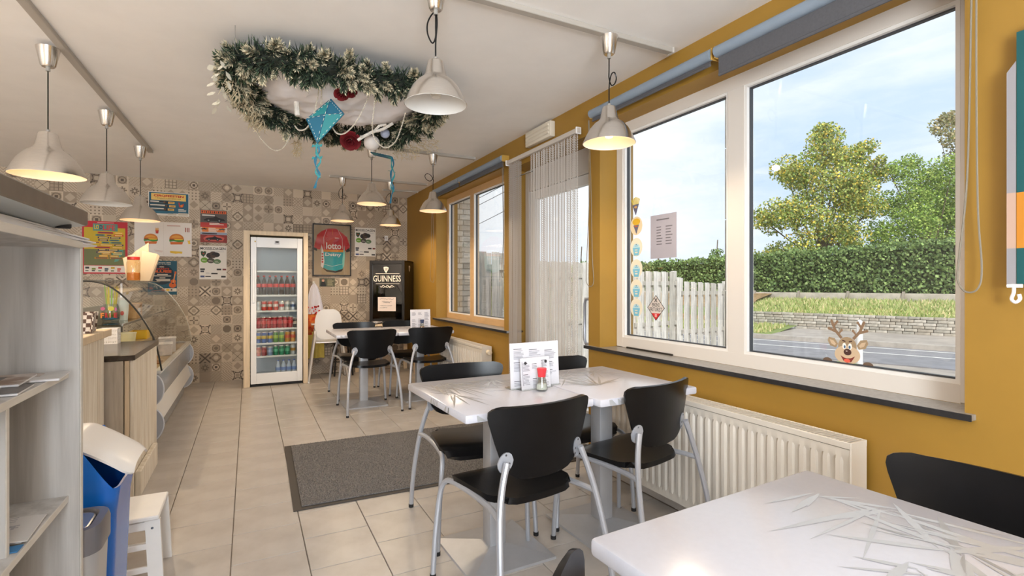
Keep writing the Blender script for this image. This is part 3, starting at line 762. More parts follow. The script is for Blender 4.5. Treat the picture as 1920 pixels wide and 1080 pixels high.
def cloth(cx, w0, w1, z1, z0, y, ph, amp=.02, cols=14, rows=12):
    G = []
    for i in range(rows):
        f = i/(rows-1); hw = (w0+(w1-w0)*f**.6)/2
        G.append([(cx+hw*(j/(cols-1)*2-1), y+amp*f**.5*math.sin(j*1.25+ph)-.02*f, z1+(z0-z1)*f) for j in range(cols)])
    return G
MB().shell(cloth(0, .03, .25, 1.26, .84, 0, 0), .003).build('white_cloth', mat('apron_white', '#dfdde6', .85), ap)
MB().shell(cloth(-.0, .235, .245, .84, .56, -.015, .6), .003).build('printed_cloth', mat('apron_orange', '#d9812f', .85, var=.5, scale=22, col2='#c8322a'), ap)
MB().shell(cloth(.0, .24, .25, .60, .24, -.03, 1.4), .003).build('yellow_cloth', mat('apron_yellow', '#dcc463', .85, var=.1, scale=9), ap)
ck = MB(); rr = random.Random(3)
for i in range(26):
    x, z = rr.uniform(-.09, .07), rr.uniform(.84, .95); ck.box((x, -.032, z), (rr.uniform(.008, .025), .002, rr.uniform(.008, .025)))
ck.build('printed_check', mat('apron_red', '#d0302c', .85), ap, False)
hk = MB().box((0, .065, 1.265), (.03, .025, .05), .003).tube([(0, .06, 1.27), (0, .0, 1.265), (0, -.01, 1.285)], .006, 8); hk.build('wall_hook', whitem, ap)

# framed jersey and pictures on the back wall
fj = thing('framed_jersey', 'framed red and teal cycling jersey hanging on the patterned wall', 'picture', (0, 0, 0))
jx, jz, jw, jh = .79, 2.095, .515, .728
bm_ = mat('jersey_backing', '#a58f70', .6)
B('backing', (jx+jw/2, 7.585, jz-jh/2), (jw, .016, jh), bm_, fj)
fm = MB()
for c, d in (((jx+.007, 7.576, jz-jh/2), (.016, .03, jh)), ((jx+jw-.007, 7.576, jz-jh/2), (.016, .03, jh)), ((jx+jw/2, 7.576, jz-.007), (jw, .03, .016)), ((jx+jw/2, 7.576, jz-jh+.007), (jw, .03, .016))): fm.box(c, d)
fm.build('frame', mat('black_frame', '#241d18', .4), fj)
JX = lambda u: (u-586)/72*jw
JY = lambda v: (v-420)/97*jh
red = mat('jersey_red', '#c02329', .7, var=.08, scale=14); teal = mat('jersey_teal', '#2a9fa6', .7, var=.08, scale=14); orange = mat('jersey_orange', '#e08a2a', .7); jwh = mat('jersey_white', '#e4ddd8', .7); jbk = mat('jersey_black', '#26211f', .7)
def jp(name, uv, m, d):
    pts = [(jx+JX(u), 7.576, jz-JY(v)) for u, v in uv]
    return MB().prism(pts, (0, 0, 0), (0, -d, 0)).build(name, m, fj, False)
jp('sleeve', [(602, 434), (594, 441), (588.5, 465), (599, 468), (605, 455)], red, .004); jp('sleeve', [(641, 436), (650, 443), (656, 460), (654, 467), (644, 470), (639, 452)], red, .004)
jp('cuff', [(588.3, 464), (594, 466), (594, 471), (588, 468.5)], jbk, .005); jp('cuff', [(655, 463), (656, 470), (649, 472), (648, 468)], jbk, .005)
jp('upper_body', [(602, 434), (612, 429), (618, 428), (629, 428), (634, 431), (641, 436), (646, 452), (645, 464), (641, 470), (604, 470), (601, 456), (599, 446)], red, .006)
jp('chest_stripe', [(603, 468), (643, 468), (643, 472), (603, 472)], orange, .0065)
jp('lower_body', [(604, 471.5), (643, 471.5), (645, 490), (642, 503), (630, 507.5), (615, 506), (604, 501), (602, 488)], teal, .006)
jp('side_panel', [(602, 458), (605.5, 470), (607.5, 490), (605, 503), (601, 499), (602, 482)], jwh, .0072); jp('side_panel', [(645, 458), (643.5, 470), (641, 488), (642, 502), (644.5, 497), (646, 480)], mat('jersey_mint', '#8ccfc0', .7), .0072)
jp('hem', [(602, 500), (612, 506), (628, 508), (643, 503), (640, 508), (628, 511), (612, 509)], jbk, .005)
F = Flat(fj, (jx, 7.5692, jz), (1, 0, 0), (0, 0, 1))
F.text('lotto', JX(610.5), JY(454.5), JX(29)-JX(0) if 0 else .205, .092, jwh, 1, .025); F.text('Dstny', JX(609), JY(473.5), .215, .062, jwh, 1, .02)
F.text('lotto', JX(627), JY(444), .055, .02, jwh, 1, .01)
for q in ([(612, 430), (606, 446), (607, 468)], [(633, 431), (641, 446), (642, 466)], [(606, 495), (622, 499), (642, 494)], [(622, 430), (623, 440)]): F.line([(JX(a), JY(b)) for a, b in q], .004, jwh if q[0][0] != 622 else orange, 1)
F.done()
F = Flat(fj, (jx, 7.5684, jz), (1, 0, 0), (0, 0, 1))
vs = MB(); 
for k, yy in enumerate((476, 481, 486, 491)): F.ell(JX(604), JY(yy), .012, .012, red, 2, 10)
F.done()
B('picture_glass', (jx+jw/2, 7.563, jz-jh/2), (jw-.03, .003, jh-.03), glass('picture_glass', (.98, .98, .98), .04, .7), fj, smooth=False)

# ------------------------------------------------------------------ posters on the patterned wall
pcol = lambda h: mat('print_'+h.strip('#'), h, .6)
o, F = wallposter('event_poster', 'blue poster headed CIRQFEESTEN at the top of the patterned wall', -1.09, 2.39, .425, .29, pcol('#e6e0d6'))
F.rect(.008, .008, .409, .25, pcol('#27617a'), 0); F.rect(.008, .235, .25, .03, pcol('#2f6c85'), 0); F.rect(.03, .02, .36, .082, pcol('#efc96f'), 1)
F.text('CIRQFEESTEN', .055, .033, .31, .032, pcol('#c3191c'), 2, .035); F.text('1 ZONDAG 10 SEPTEMBER 2023', .075, .073, .26, .010, ink, 2, .01); F.lines(.12, .09, .2, 1, .01, inkg, .004, 2)
for i, y in enumerate((.115, .158, .201)):
    F.rect(.008, y-.004, .2, .036, pcol('#1e2b33'), 1); F.rect(.02, y, (.09, .15, .14)[i], .011, cream, 2); F.rect(.02, y+.017, .15, .005, pcol('#6f8d99'), 2)
    F.ell((.165, .185, .17)[i], y+.012, .012, .012, pcol('#6a4a32'), 2); F.rect((.205, .215, .20)[i], y, .065, .025, pcol('#efbf62'), 2); F.rect((.215, .225, .21)[i], y+.008, .045, .008, pcol('#8a5a2a'), 3)
F.poly([(.31, .12), (.325, .12), (.327, .16), (.345, .145), (.37, .13), (.365, .165), (.35, .18), (.32, .178)], pcol('#c43a2a'), 2); F.ell(.345, .16, .014, .014, pcol('#e0862a'), 3)
F.lines(.31, .20, .09, 3, .014, cream, .006, 2); F.rect(.2, .262, .09, .02, pcol('#cfc6b4'), 1); F.rect(.31, .25, .1, .03, pcol('#cfc6b4'), 1); F.done()
o, F = wallposter('food_poster', 'white poster with two burgers and chips on the patterned wall', -1.228, 2.02, .59, .425, pcol('#ebe3dc'))
def burger(F, cx, cy, s):
    F.ell(cx, cy, .07*s, .06*s, pcol('#cf7a28'), 1, 20, 180, 360); F.ell(cx, cy-.012*s, .05*s, .03*s, pcol('#e09a3c'), 2, 16, 180, 360)
    F.rect(cx-.07*s, cy, .14*s, .012*s, pcol('#8a3a1c'), 2); F.poly([(cx-.03*s, cy), (cx+.066*s, cy), (cx+.05*s, cy+.02*s), (cx+.01*s, cy+.024*s)], pcol('#f0c431'), 3)
    F.poly([(cx-.073*s, cy+.012*s), (cx+.073*s, cy+.012*s), (cx+.068*s, cy+.028*s), (cx+.02*s, cy+.036*s), (cx-.03*s, cy+.026*s), (cx-.068*s, cy+.034*s)], pcol('#3f8a34'), 4)
    F.poly([(cx-.064*s, cy+.036*s), (cx+.064*s, cy+.032*s), (cx+.055*s, cy+.062*s), (cx-.058*s, cy+.066*s)], pcol('#d06a24'), 3)
burger(F, .165, .21, 1.0); burger(F, .43, .205, 1.08)
F.poly([(.21, .10), (.245, .10), (.24, .145), (.215, .145)], pcol('#c4362a'), 1)
for i in range(5): F.rect(.211+.007*i, .075+.006*(i % 2), .005, .03, pcol('#e6a23a'), 2)
for i in range(3): F.rect(.52+.018*i, .06, .009, .055, pcol('#a3462e'), 1)
F.line([(.33, .045), (.47, .042)], .008, pcol('#c08a78'), 1); F.line([(.2, .35), (.29, .36)], .005, pcol('#d8b4a8'), 1); F.line([(.21, .365), (.28, .372)], .005, pcol('#d8b4a8'), 1)
F.poly([(.545, .215), (.56, .225), (.575, .21), (.57, .24), (.58, .26), (.555, .265)], pcol('#e8be2c'), 1)
F.poly([(.36, .355), (.49, .362), (.487, .388), (.45, .384), (.42, .39), (.365, .38)], pcol('#e6bc34'), 1); F.line([(.293, .01), (.295, .41)], .002, pcol('#d8cec6'), 1); F.done()
o, F = wallposter('festival_poster', 'red and yellow festival poster LODELIFE at the left of the patterned wall', -1.725, 1.995, .43, .62, pcol('#c11f2e'))
F.rect(.018, .075, .39, .31, pcol('#c9ab22'), 0); F.rect(.018, .33, .39, .19, pcol('#72764a'), 0); F.rect(.018, .525, .39, .08, pcol('#eadfd2'), 0)
F.rect(.10, .03, .235, .085, pcol('#5b8f82'), 1); F.text('LO', .112, .042, .045, .055, pcol('#e8b81e'), 2, .03); F.text('D', .162, .045, .028, .05, pcol('#3a3560'), 2, .03); F.text('LIFE', .195, .044, .115, .06, pcol('#d8383a'), 2, .02)
F.rect(.14, .012, .16, .008, pcol('#e8a0a0'), 1)
rr = random.Random(2); pal = ['#c9262e', '#e8a522', '#3c2350', '#d2402a', '#5e8f7a', '#c8902a']
for i in range(13):
    y = .125+.029*i-(.004*i if i > 8 else 0); x = .06+rr.uniform(0, .09)+(.004*i)
    while x < .33:
        w_ = rr.uniform(.06, .15); w_ = min(w_, .39-x)
        F.rect(x, y, w_, .02, pcol(pal[rr.randrange(6)]), 1); F.rect(x+.012, y+.006, w_-.024, .008, pcol(('#f2d488', '#3c2350')[rr.random() < .4]), 2); x += w_+.01
F.poly([(.34, .34), (.39, .33), (.34, .47), (.30, .48)], pcol('#5e9a88'), 0)
for i in range(6):
    F.rect(.03+.06*i, .54+.012*(i % 2), .036, .022, pcol(['#28222a', '#7a8a3a', '#b8322e', '#4a5a66', '#c8a01e', '#d2604a'][i]), 1); F.rect(.03+.06*i, .58, .03, .012, pcol(['#6a6a5a', '#28222a', '#5e8f7a', '#28222a', '#5e6e3a', '#b8322e'][i]), 1)
F.done()
o, F = wallposter('concert_poster', 'dark teal BLUES concert poster with an orange guitar on the patterned wall', -1.095, 1.54, .30, .42, pcol('#16566c'))
F.ell(.148, .17, .118, .125, pcol('#0f2a3c'), 0, 28); F.text('22 oktober 2023', .075, .015, .16, .014, cream, 1, .02); F.text('20 u  in de zaal', .085, .034, .15, .012, cream, 1, .02)
F.lines(.12, .072, .07, 1, .01, cream, .008, 1); F.text("HARRY'S", .08, .088, .14, .022, pcol('#c9401e'), 1, .03); F.text('BLUES', .046, .115, .20, .032, pcol('#e0622a'), 1, .05)
for y, x, w_ in ((.165, .095, .11), (.183, .06, .18), (.207, .12, .06), (.224, .08, .15), (.241, .09, .14)): F.rect(x, y, w_, .009, cream, 1)
og = pcol('#d2601e')
F.ell(.255, .30, .038, .034, og, 2); F.ell(.262, .255, .028, .025, og, 2); F.rect(.245, .255, .035, .04, og, 2); F.ell(.258, .278, .011, .009, pcol('#2a2230'), 3)
F.line([(.262, .27), (.283, .15)], .012, pcol('#e08a4a'), 3); F.rect(.276, .13, .018, .028, og, 3)
F.rect(.17, .34, .128, .04, pcol('#ddd2c2'), 1); F.ell(.205, .36, .018, .012, pcol('#e0b81e'), 2); F.rect(.235, .352, .018, .016, ink, 2); F.done()
o, F = wallposter('racing_poster', 'orange and black car racing poster above the left mussel poster', -.545, 2.20, .297, .415, pcol('#d8c4b4'))
F.rect(0, 0, .297, .16, pcol('#58504c'), 0); F.rect(.008, .008, .28, .036, pcol('#e0692a'), 1); 
for i in range(12): F.rect(.014+.0226*i, .014, .014, .024, pcol(('#3a2a20', '#a83a1a')[i % 2]), 2)
def racer(F, x, y, s, c):
    F.poly([(x, y), (x+.03*s, y-.02*s), (x+.10*s, y-.03*s), (x+.13*s, y-.05*s), (x+.16*s, y-.03*s), (x+.22*s, y-.015*s), (x+.24*s, y+.01*s), (x, y+.012*s)], c, 3)
    for q in (.05, .17): F.ell(x+q*s, y+.008*s, .022*s, .022*s, ink, 4, 14); F.ell(x+q*s, y+.008*s, .010*s, .010*s, pcol('#8a8a8a'), 5, 10)
racer(F, .04, .125, 1, pcol('#241d1c')); F.rect(.02, .06, .14, .016, pcol('#d8d0c8'), 2); F.rect(.0, .16, .297, .03, pcol('#b8362e'), 1)
F.lines(.1, .165, .17, 2, .013, cream, .008, 2); F.rect(0, .19, .297, .03, pcol('#c43a34'), 1); F.rect(.02, .22, .25, .06, pcol('#dd7a34'), 1); F.lines(.09, .228, .12, 5, .011, cream, .006, 2)
racer(F, .005, .245, .32, ink); racer(F, .205, .245, .32, pcol('#55504e')); F.rect(0, .285, .297, .03, pcol('#9aa3b4'), 1); F.lines(.02, .294, .25, 1, .01, ink, .012, 2)
F.rect(0, .315, .297, .10, pcol('#8e2f28'), 1); F.poly([(.03, .36), (.08, .325), (.2, .325), (.27, .35), (.25, .395), (.05, .395)], pcol('#c8574a'), 2); racer(F, .055, .37, .8, ink); F.done()
def mussel(label, x, z, wd, ht):
    o, F = wallposter('mussel_poster', label, x, z, wd, ht, pcol('#e9e2d8'), group=None)
    k = wd/.3
    F.text('MOSSELDAGEN', .012*k, .02*k, .276*k, .034*k, ink, 1, .015); F.lines(.12*k, .066*k, .16*k, 2, .008*k, inkg, .003, 1)
    gd_, gl = pcol('#2e4a2c'), pcol('#6ea02e')
    F.poly([(.015*k, .08*k), (.03*k, .07*k), (.045*k, .08*k), (.06*k, .07*k), (.075*k, .08*k), (.07*k, .11*k), (.045*k, .145*k), (.02*k, .12*k)], gd_, 1); F.poly([(.03*k, .095*k), (.06*k, .095*k), (.045*k, .115*k)], pcol('#a83a2a'), 2)
    dk = pcol('#2b2320'); br = pcol('#4a352a')
    for (a, b, c, d, m) in ((.12, .125, .045, .036, dk), (.15, .105, .04, .03, br), (.18, .115, .045, .032, dk), (.15, .14, .03, .018, br)): F.ell(a*k, b*k, c*k, d*k, m, 2)
    F.ell(.055*k, .185*k, .04*k, .034*k, gl, 2); F.ell(.125*k, .19*k, .042*k, .034*k, pcol('#4a4438'), 2); F.ell(.195*k, .20*k, .042*k, .030*k, pcol('#5d7a4e'), 2)
    for cx, cy in ((.055, .182), (.125, .187), (.195, .197)): F.lines((cx-.025)*k, cy*k, .05*k, 2, .01*k, cream, .003, 3)
    for (a, b, c, d, h_) in ((.01, .29, .05, .022, '#3a3634'), (.19, .292, .05, .02, '#2a2422'), (.255, .292, .04, .02, '#7a2f28'), (.012, .318, .04, .02, '#3a3a44'), (.13, .345, .07, .018, '#332c28'), (.012, .38, .045, .022, '#3c4a7a'), (.065, .385, .06, .012, '#3a3634'), (.24, .382, .05, .022, '#3a3634')): F.rect(a*k, b*k, c*k, d*k, pcol(h_), 1)
    F.lines(.07*k, .345*k, .06*k, 2, .01*k, inkg, .004, 1); F.done()
mussel('white MOSSELDAGEN poster below the racing poster, left of the tall fridge', -.556, 1.745, .303, .432)
mussel('white MOSSELDAGEN poster right of the framed jersey', 1.362, 2.07, .297, .412)
o, F = wallposter('photo_card', 'small photo card of a person in black below the framed jersey', .882, 1.335, .205, .118, pcol('#5d5b46'))
F.rect(.004, .004, .09, .11, pcol('#4a5040'), 0); F.ell(.048, .03, .017, .022, pcol('#d6a58a'), 2); F.ell(.048, .018, .018, .012, pcol('#5a3a2a'), 3, 14, 180, 360); F.poly([(.012, .114), (.02, .06), (.04, .048), (.058, .048), (.078, .06), (.086, .114)], pcol('#1e1d20'), 1)
F.lines(.105, .02, .09, 7, .013, pcol('#b5ad8a'), .005, 1); F.done()
o, F = wallposter('light_switch', 'white switch plate high on the patterned wall above the black cooler', 1.79, 1.97, .05, .075, whitem, cat='switch'); F.rect(.012, .02, .026, .035, pcol('#cfcac4'), 2); F.done()

# ------------------------------------------------------------------ ceiling rails and pendant lamps
railm = mat('rail_grey', '#b3aca3', .5)
def rail(label, p0, p1, wdt=.042):
    p0, p1 = Vector(p0), Vector(p1); d = p1-p0; t = thing('ceiling_rail', label, 'lamp rail', tuple((p0+p1)/2), math.atan2(d.y, d.x))
    MB().box((0, 0, -.013), (d.length, wdt, .026), .003).build('rail_body', railm, t); MB().box((d.length/2-.004, 0, -.013), (.012, wdt+.004, .03), .002).box((-d.length/2+.004, 0, -.013), (.012, wdt+.004, .03), .002).build('end_cap', mat('rail_cap', '#c9c2ba', .5), t)
def xat(u, Y):
    a = (u-960)/960; th = math.atan(494/960); s, c = math.sin(th), math.cos(th); return Y*(s+a*c)/(c-a*s)
rail('long grey ceiling rail over the counter carrying three lamps', (-.955, .9, ZC), (-.845, 6.02, ZC))
rail('grey ceiling rail nearest to us, running to the window wall', (-.3, 2.115, ZC), (2.08, 2.115, ZC))
rail('grey ceiling rail just behind the ceiling garland', (.715, 4.86, ZC), (2.06, 4.84, ZC))
rail('thin grey ceiling rail nearest to the patterned wall', (.85, 6.42, ZC), (2.05, 6.38, ZC))
rail('grey round cable duct crossing the ceiling corner above the cooler', (1.62, 7.0, ZC), (2.1, 6.95, ZC), .02)
warm = mat('bulb_lit', '#ffd9a0', .4, emit=15.0, emitcol='#ffbe74'); coldb = mat('bulb_off', '#e8e4da', .4)
lamp_id = 0
def lamp(label, x, y, ztop, zrim, rr_, lit, loop=None, group='pendant lamps'):
    global lamp_id
    t = thing('pendant_lamp', label, 'lamp', (x, y, 0), 0, group); k = rr_/.135
    k2 = 1.0 if k < 1.1 else 1.12
    MB().lathe([(.047*k2, ztop), (.030*k2, ztop-.085*k2), (.024*k2, ztop-.092*k2), (.0005, ztop-.092*k2)], n=28).build('ceiling_cup', alu, t)
    zt = zrim+.205*k*.93
    MB().lathe([(.010, ztop-.085*k2), (.010, ztop-.112*k2), (.0005, ztop-.112*k2)], n=10).build('cord_grip', mat('grip_grey', '#9a968f', .5), t)
    za, zb = ztop-.10*k2, zt+.01
    if loop:
        lx, lz, lr = loop; h = (za+zb)/2
        if lz: h = zb+lz
        P = [(0, 0, za), (0, 0, h+.05), (0, 0, h+.005), (lx*.35, .006, h-.025), (lx*.8, .01, h-.012), (lx, .01, h+.02), (lx*.75, .008, h+.045), (lx*.3, 0, h+.03), (0, -.006, h-.01), (0, 0, h-.05), (0, 0, zb)]
        if lr: P = [(0, 0, za), (0, 0, h+.09), (0, 0, h+.02), (0, .004, h-.03), (lx*.4, .006, h-.055), (lx*.95, .01, h-.02), (lx, .01, h+.025), (lx*.5, .006, h+.065), (0, 0, h+.075), (.004, -.006, h+.03), (0, 0, h-.05), (0, 0, zb)]
        MB().tube(P, .0033, 6, 6).build('cord', blackp, t)
    else: MB().tube([(0, 0, za), (0, 0, zb)], .0033, 6).build('cord', blackp, t)
    MB().lathe([(.008, zt+.014), (.010, zt), (.0005, zt-.001)], n=12).build('neck_grip', mat('grip_grey', '#9a968f', .5), t)
    H_ = zt-zrim
    prof = [(.012, 1.0), (.030, .985), (.034, .96), (.047, .66), (.052, .635), (.055, .60), (.075, .53), (.10, .38), (.120, .19), (.1335, .03), (.135, .0)]
    out = [(r*k, zrim+H_*z) for r, z in prof]; inn = [((r-.0025)*k, zrim+H_*z-.001) for r, z in prof[3:]]
    MB().lathe(out+[(.1325*k, zrim)], n=40, cap=False).build('shade', alu, t)
    MB().lathe(list(reversed(inn))+[(.0005, zrim+H_*.70)], n=40, cap=False).build('shade_lining', shadein, t)
    MB().lathe([(.0005, zrim+H_*.13), (.018*k, zrim+H_*.16), (.026*k, zrim+H_*.27), (.022*k, zrim+H_*.4), (.013*k, zrim+H_*.5), (.013*k, zrim+H_*.7)], n=16, cap=False).build('bulb', warm if lit else coldb, t)
    if lit:
        ld = bpy.data.lights.new('bulb_light', 'SPOT'); ld.spot_size = R(168); ld.spot_blend = .5; ld.energy = LAMP*(1.0 if k < 1.1 else 1.5); ld.color = (1, .80, .56); ld.shadow_soft_size = .02
        lo = bpy.data.objects.new('bulb_light', ld); COL.objects.link(lo); lo.parent = t; lo.location = (0, 0, zrim+.012)
Yt = lambda x: x
for lab, u, Y, zr, lit in (('lit aluminium lamp, first and lowest of three over the counter', 90, 3.60, 1.835, True), ('unlit aluminium lamp, middle one of three over the counter', 200, 4.73, 1.845, False), ('lit aluminium lamp, furthest of three over the counter', 263, 5.80, 1.842, True)):
    lamp(lab, xat(u, Y), Y, ZC-.026, zr, .166 if u < 100 else .158, lit)
for lab, u, Y, zr, lit, loop in (('large unlit aluminium lamp hanging in front of the garland', 817, 2.115, 2.025, False, (-.034, .12, 1)), ('aluminium lamp with a pinkish lit inside beside the large window', 1142, 2.115, 1.975, True, (.055, .13, 0)),
        ('lit aluminium lamp behind the blue kite ribbon over the far table', 697, 4.85, 2.0, True, None), ('lit aluminium lamp with a looped cord beside the small window', 812, 4.85, 1.972, True, (-.08, .12, 0)),
        ('lit aluminium lamp left of the pair in front of the framed jersey', 642, 6.40, 2.01, True, (-.04, .12, 1)), ('lit aluminium lamp right of the pair, above the black cooler', 732, 6.40, 1.99, True, (-.05, .12, 1))):
    lamp(lab, xat(u, Y), Y, ZC-.026, zr, .135, lit, loop)

# ------------------------------------------------------------------ ceiling garland
gl = thing('ceiling_garland', 'snowy fir garland ring with white cloth hanging under the ceiling', 'garland', (0, 0, 0))
rr = random.Random(21)
def atpix(u, v, d):
    a = (u-960)/960; b = (533-v)/960; th = math.atan(494/960); s, c = math.sin(th), math.cos(th); return Vector(((s+a*c)*d, (c-a*s)*d, 1.25+b*d))
ring = crom([Vector(p) for p in ((0, 3.02, 2.435), (.30, 2.93, 2.43), (.62, 2.95, 2.42), (.93, 2.98, 2.43), (1.07, 3.18, 2.42), (1.10, 3.58, 2.41), (1.0, 3.93, 2.40), (.72, 4.06, 2.39), (.38, 3.98, 2.39), (.12, 3.78, 2.40), (-.03, 3.50, 2.41), (-.06, 3.24, 2.425))], 10, True)
MB().tube(ring, .045, 8, closed=True).build('garland_core', mat('fir_core', '#23281f', .9, var=.4, scale=30), gl)
def needles(m, r, p, d, L, w_, white):
    s_ = d.orthogonal().normalized(); s_ = (s_*math.cos(r.random()*6.3)+d.cross(s_)*math.sin(r.random()*6.3))*w_
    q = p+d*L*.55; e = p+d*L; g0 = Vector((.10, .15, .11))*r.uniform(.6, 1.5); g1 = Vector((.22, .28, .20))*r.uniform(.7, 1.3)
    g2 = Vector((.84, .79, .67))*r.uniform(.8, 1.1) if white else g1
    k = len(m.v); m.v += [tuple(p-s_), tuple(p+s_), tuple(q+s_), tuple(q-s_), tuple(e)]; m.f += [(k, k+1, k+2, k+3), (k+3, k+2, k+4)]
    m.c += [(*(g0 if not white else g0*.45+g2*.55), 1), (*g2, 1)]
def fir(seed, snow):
    r = random.Random(seed); m = MB(); m.c = []
    for i in range(170):
        f = r.random()**.8; a = r.uniform(0, 6.283); tl = r.uniform(.25, .9)+.8*f
        d = Vector((math.cos(a), math.sin(a), tl)).normalized()
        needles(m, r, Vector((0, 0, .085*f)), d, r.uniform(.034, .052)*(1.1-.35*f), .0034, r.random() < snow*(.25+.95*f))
    return m
firm = mat('fir_needles', '#3a4a34', .8, vcol=True)
protos = [fir(i, s).build('fir_sprig', firm, gl, False) for i, s in enumerate((.10, .6, 1.3, 1.0))]
for i in range(290):
    p = ring[int(i*len(ring)/290) % len(ring)]; nx = ring[(int(i*len(ring)/290)+1) % len(ring)]; t_ = (nx-p).normalized()
    a = rr.uniform(-2.4, 2.4); side = t_.cross(Vector((0, 0, 1))).normalized(); d = (side*math.sin(a)-Vector((0, 0, 1))*math.cos(a)+t_*rr.uniform(-.6, .8)).normalized()
    base = p+d*rr.uniform(.0, .035)
    o = protos[i] if i < 4 else bpy.data.objects.new('fir_sprig', protos[rr.choice((0, 0, 1, 1, 2, 3))].data)
    if i >= 4: COL.objects.link(o); o.parent = gl
    o.rotation_mode = 'QUATERNION'; o.rotation_quaternion = d.to_track_quat('Z', 'Y'); o.location = base; s_ = rr.uniform(.8, 1.15); o.scale = (s_, s_, s_)
fill = MB(); fill.c = []
for i in range(9000):
    p = ring[rr.randrange(len(ring))]+Vector((rr.uniform(-.02, .02), rr.uniform(-.02, .02), rr.uniform(-.02, .02))); z = rr.uniform(-1, 1); q = math.sqrt(1-z*z); a = rr.uniform(0, 6.283); d = Vector((q*math.cos(a), q*math.sin(a), z))
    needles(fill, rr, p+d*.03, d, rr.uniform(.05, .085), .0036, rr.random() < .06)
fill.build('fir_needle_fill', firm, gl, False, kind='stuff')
# white cloth filling the ring
G = []
for i in range(49):
    row = []
    for j in range(49):
        x = .0+1.06*i/48; y = 3.0+.98*j/48
        z = 2.475-.115*(math.sin(math.pi*i/48)*math.sin(math.pi*j/48))**.7+.05*noise.noise((x*4, y*2.6, 3))+.028*abs(noise.noise((x*9+y*3, y*5, 1)))+.01*noise.noise((x*22, y*14, 5))
        row.append((x, y, z))
    G.append(row)
MB().shell(G, .004).build('white_cloth', mat('garland_cloth', '#f3f0f3', .85, bump=.1, scale=30), gl)
beadm = mat('bead_cream', '#d6cdbd', .5)
def chain(pts, name='bead_chain'):
    P = crom([Vector(p) for p in pts], 14); L = [0]
    for a, b in zip(P, P[1:]): L.append(L[-1]+(b-a).length)
    m = MB(); d = 0; j = 0
    while d < L[-1]:
        while L[j+1] < d: j += 1
        f = (d-L[j])/max(1e-6, L[j+1]-L[j]); c = P[j].lerp(P[j+1], f); m.add([(c.x+x, c.y+y, c.z+z) for x, y, z in ((.0055, 0, 0), (-.0055, 0, 0), (0, .0055, 0), (0, -.0055, 0), (0, 0, .0055), (0, 0, -.0055))], [(0, 2, 4), (2, 1, 4), (1, 3, 4), (3, 0, 4), (2, 0, 5), (1, 2, 5), (3, 1, 5), (0, 3, 5)]); d += .0095
    m.build(name, beadm, gl)
pc = lambda L: chain([atpix(*q) for q in L])
pc([(476, 232, 3.5), (488, 258, 3.5), (510, 280, 3.5), (530, 278, 3.5), (546, 252, 3.55)])
pc([(600, 152, 2.95), (596, 180, 3.0), (588, 215, 3.1), (575, 240, 3.15), (561, 244, 3.2), (553, 236, 3.3)])
pc([(602, 152, 2.95), (603, 175, 3.0), (602, 195, 3.05)])
pc([(694, 172, 3.0), (685, 196, 3.0), (668, 228, 3.05), (648, 249, 3.1), (632, 250, 3.15), (622, 236, 3.3)])
pc([(704, 172, 3.0), (701, 205, 3.0), (698, 240, 3.05), (704, 262, 3.1), (722, 277, 3.1), (741, 266, 3.1), (752, 240, 3.1), (760, 212, 3.1)])
rosem = mat('rose_red', '#7a111b', .75, var=.25, scale=20)
def rose(c, sz, ax):
    m = MB(); M = Matrix.Translation(c) @ Vector(ax).to_track_quat('Z', 'Y').to_matrix().to_4x4(); m.M = M; r = random.Random(int(c[0]*1000))
    for li, (rad, n, open_, h_) in enumerate(((.22, 3, .15, .75), (.42, 4, .35, .66), (.66, 5, .62, .5), (.95, 6, .95, .3))):
        for k in range(n):
            a0 = 2*math.pi*(k+.45*li)/n+r.uniform(-.15, .15); G = []
            for i in range(6):
                f = i/5; row = []
                for q in range(7):
                    w2 = (-1+q/3)*(math.pi/n)*1.25*(1-.25*f*f); rr_ = rad*(.35+.65*f**.6)+.10*open_*f*f; z = -.35+h_*f*1.25-.10*(q-3)**2/9*f-.12*open_*f**4
                    row.append((sz*rr_*math.cos(a0+w2), sz*rr_*math.sin(a0+w2), sz*z))
                G.append(row)
            m.shell(G, .002)
    m.build('red_rose', rosem, gl, sharp=60)
rose(atpix(640, 178, 3.0), .042, (-.1, -.6, -.8)); rose(atpix(660, 175, 3.0), .034, (.3, -.6, -.8)); rose(atpix(657, 265, 3.72), .072, (-.2, -.75, -.6))
crm = mat('dried_cream', '#d9c9a8', .85, var=.15, scale=30)
# dried cream branch and white leaves at the left end
m = MB(); r2 = random.Random(8)
for i in range(520):
    f = r2.random()**.8; base = Vector((-.10+.16*f, 3.15+.62*f, 2.36-.05*f)); d = Vector((r2.uniform(-.6, .6), r2.uniform(-.4, .6), r2.uniform(-1, .1))).normalized(); L = r2.uniform(.02, .06)
    s_ = d.orthogonal().normalized()*.004; e = base+Vector((r2.uniform(-.04, .04), r2.uniform(-.05, .05), r2.uniform(-.05, .04))); m.add([e-s_, e+s_, e+d*L], [(0, 1, 2)])
m.build('dried_grass', crm, gl, False, kind='stuff')
m = MB()
for i in range(16):
    c = Vector((-.13+.03*math.sin(i*2.4), 3.02+.028*i*.6, 2.40-.014*i*.8)); a = i*2.2; L = .05; d = Vector((math.cos(a)*.7-.3, math.sin(a)*.5, -.6)).normalized(); s_ = d.orthogonal().normalized()
    m.add([c, c+d*L*.4+s_*.014, c+d*L*.8+s_*.010, c+d*L, c+d*L*.8-s_*.010, c+d*L*.4-s_*.014], [(0, 1, 2, 3, 4, 5)])
m.build('white_leaf', mat('dried_white', '#ded5c0', .8), gl, False, kind='stuff')
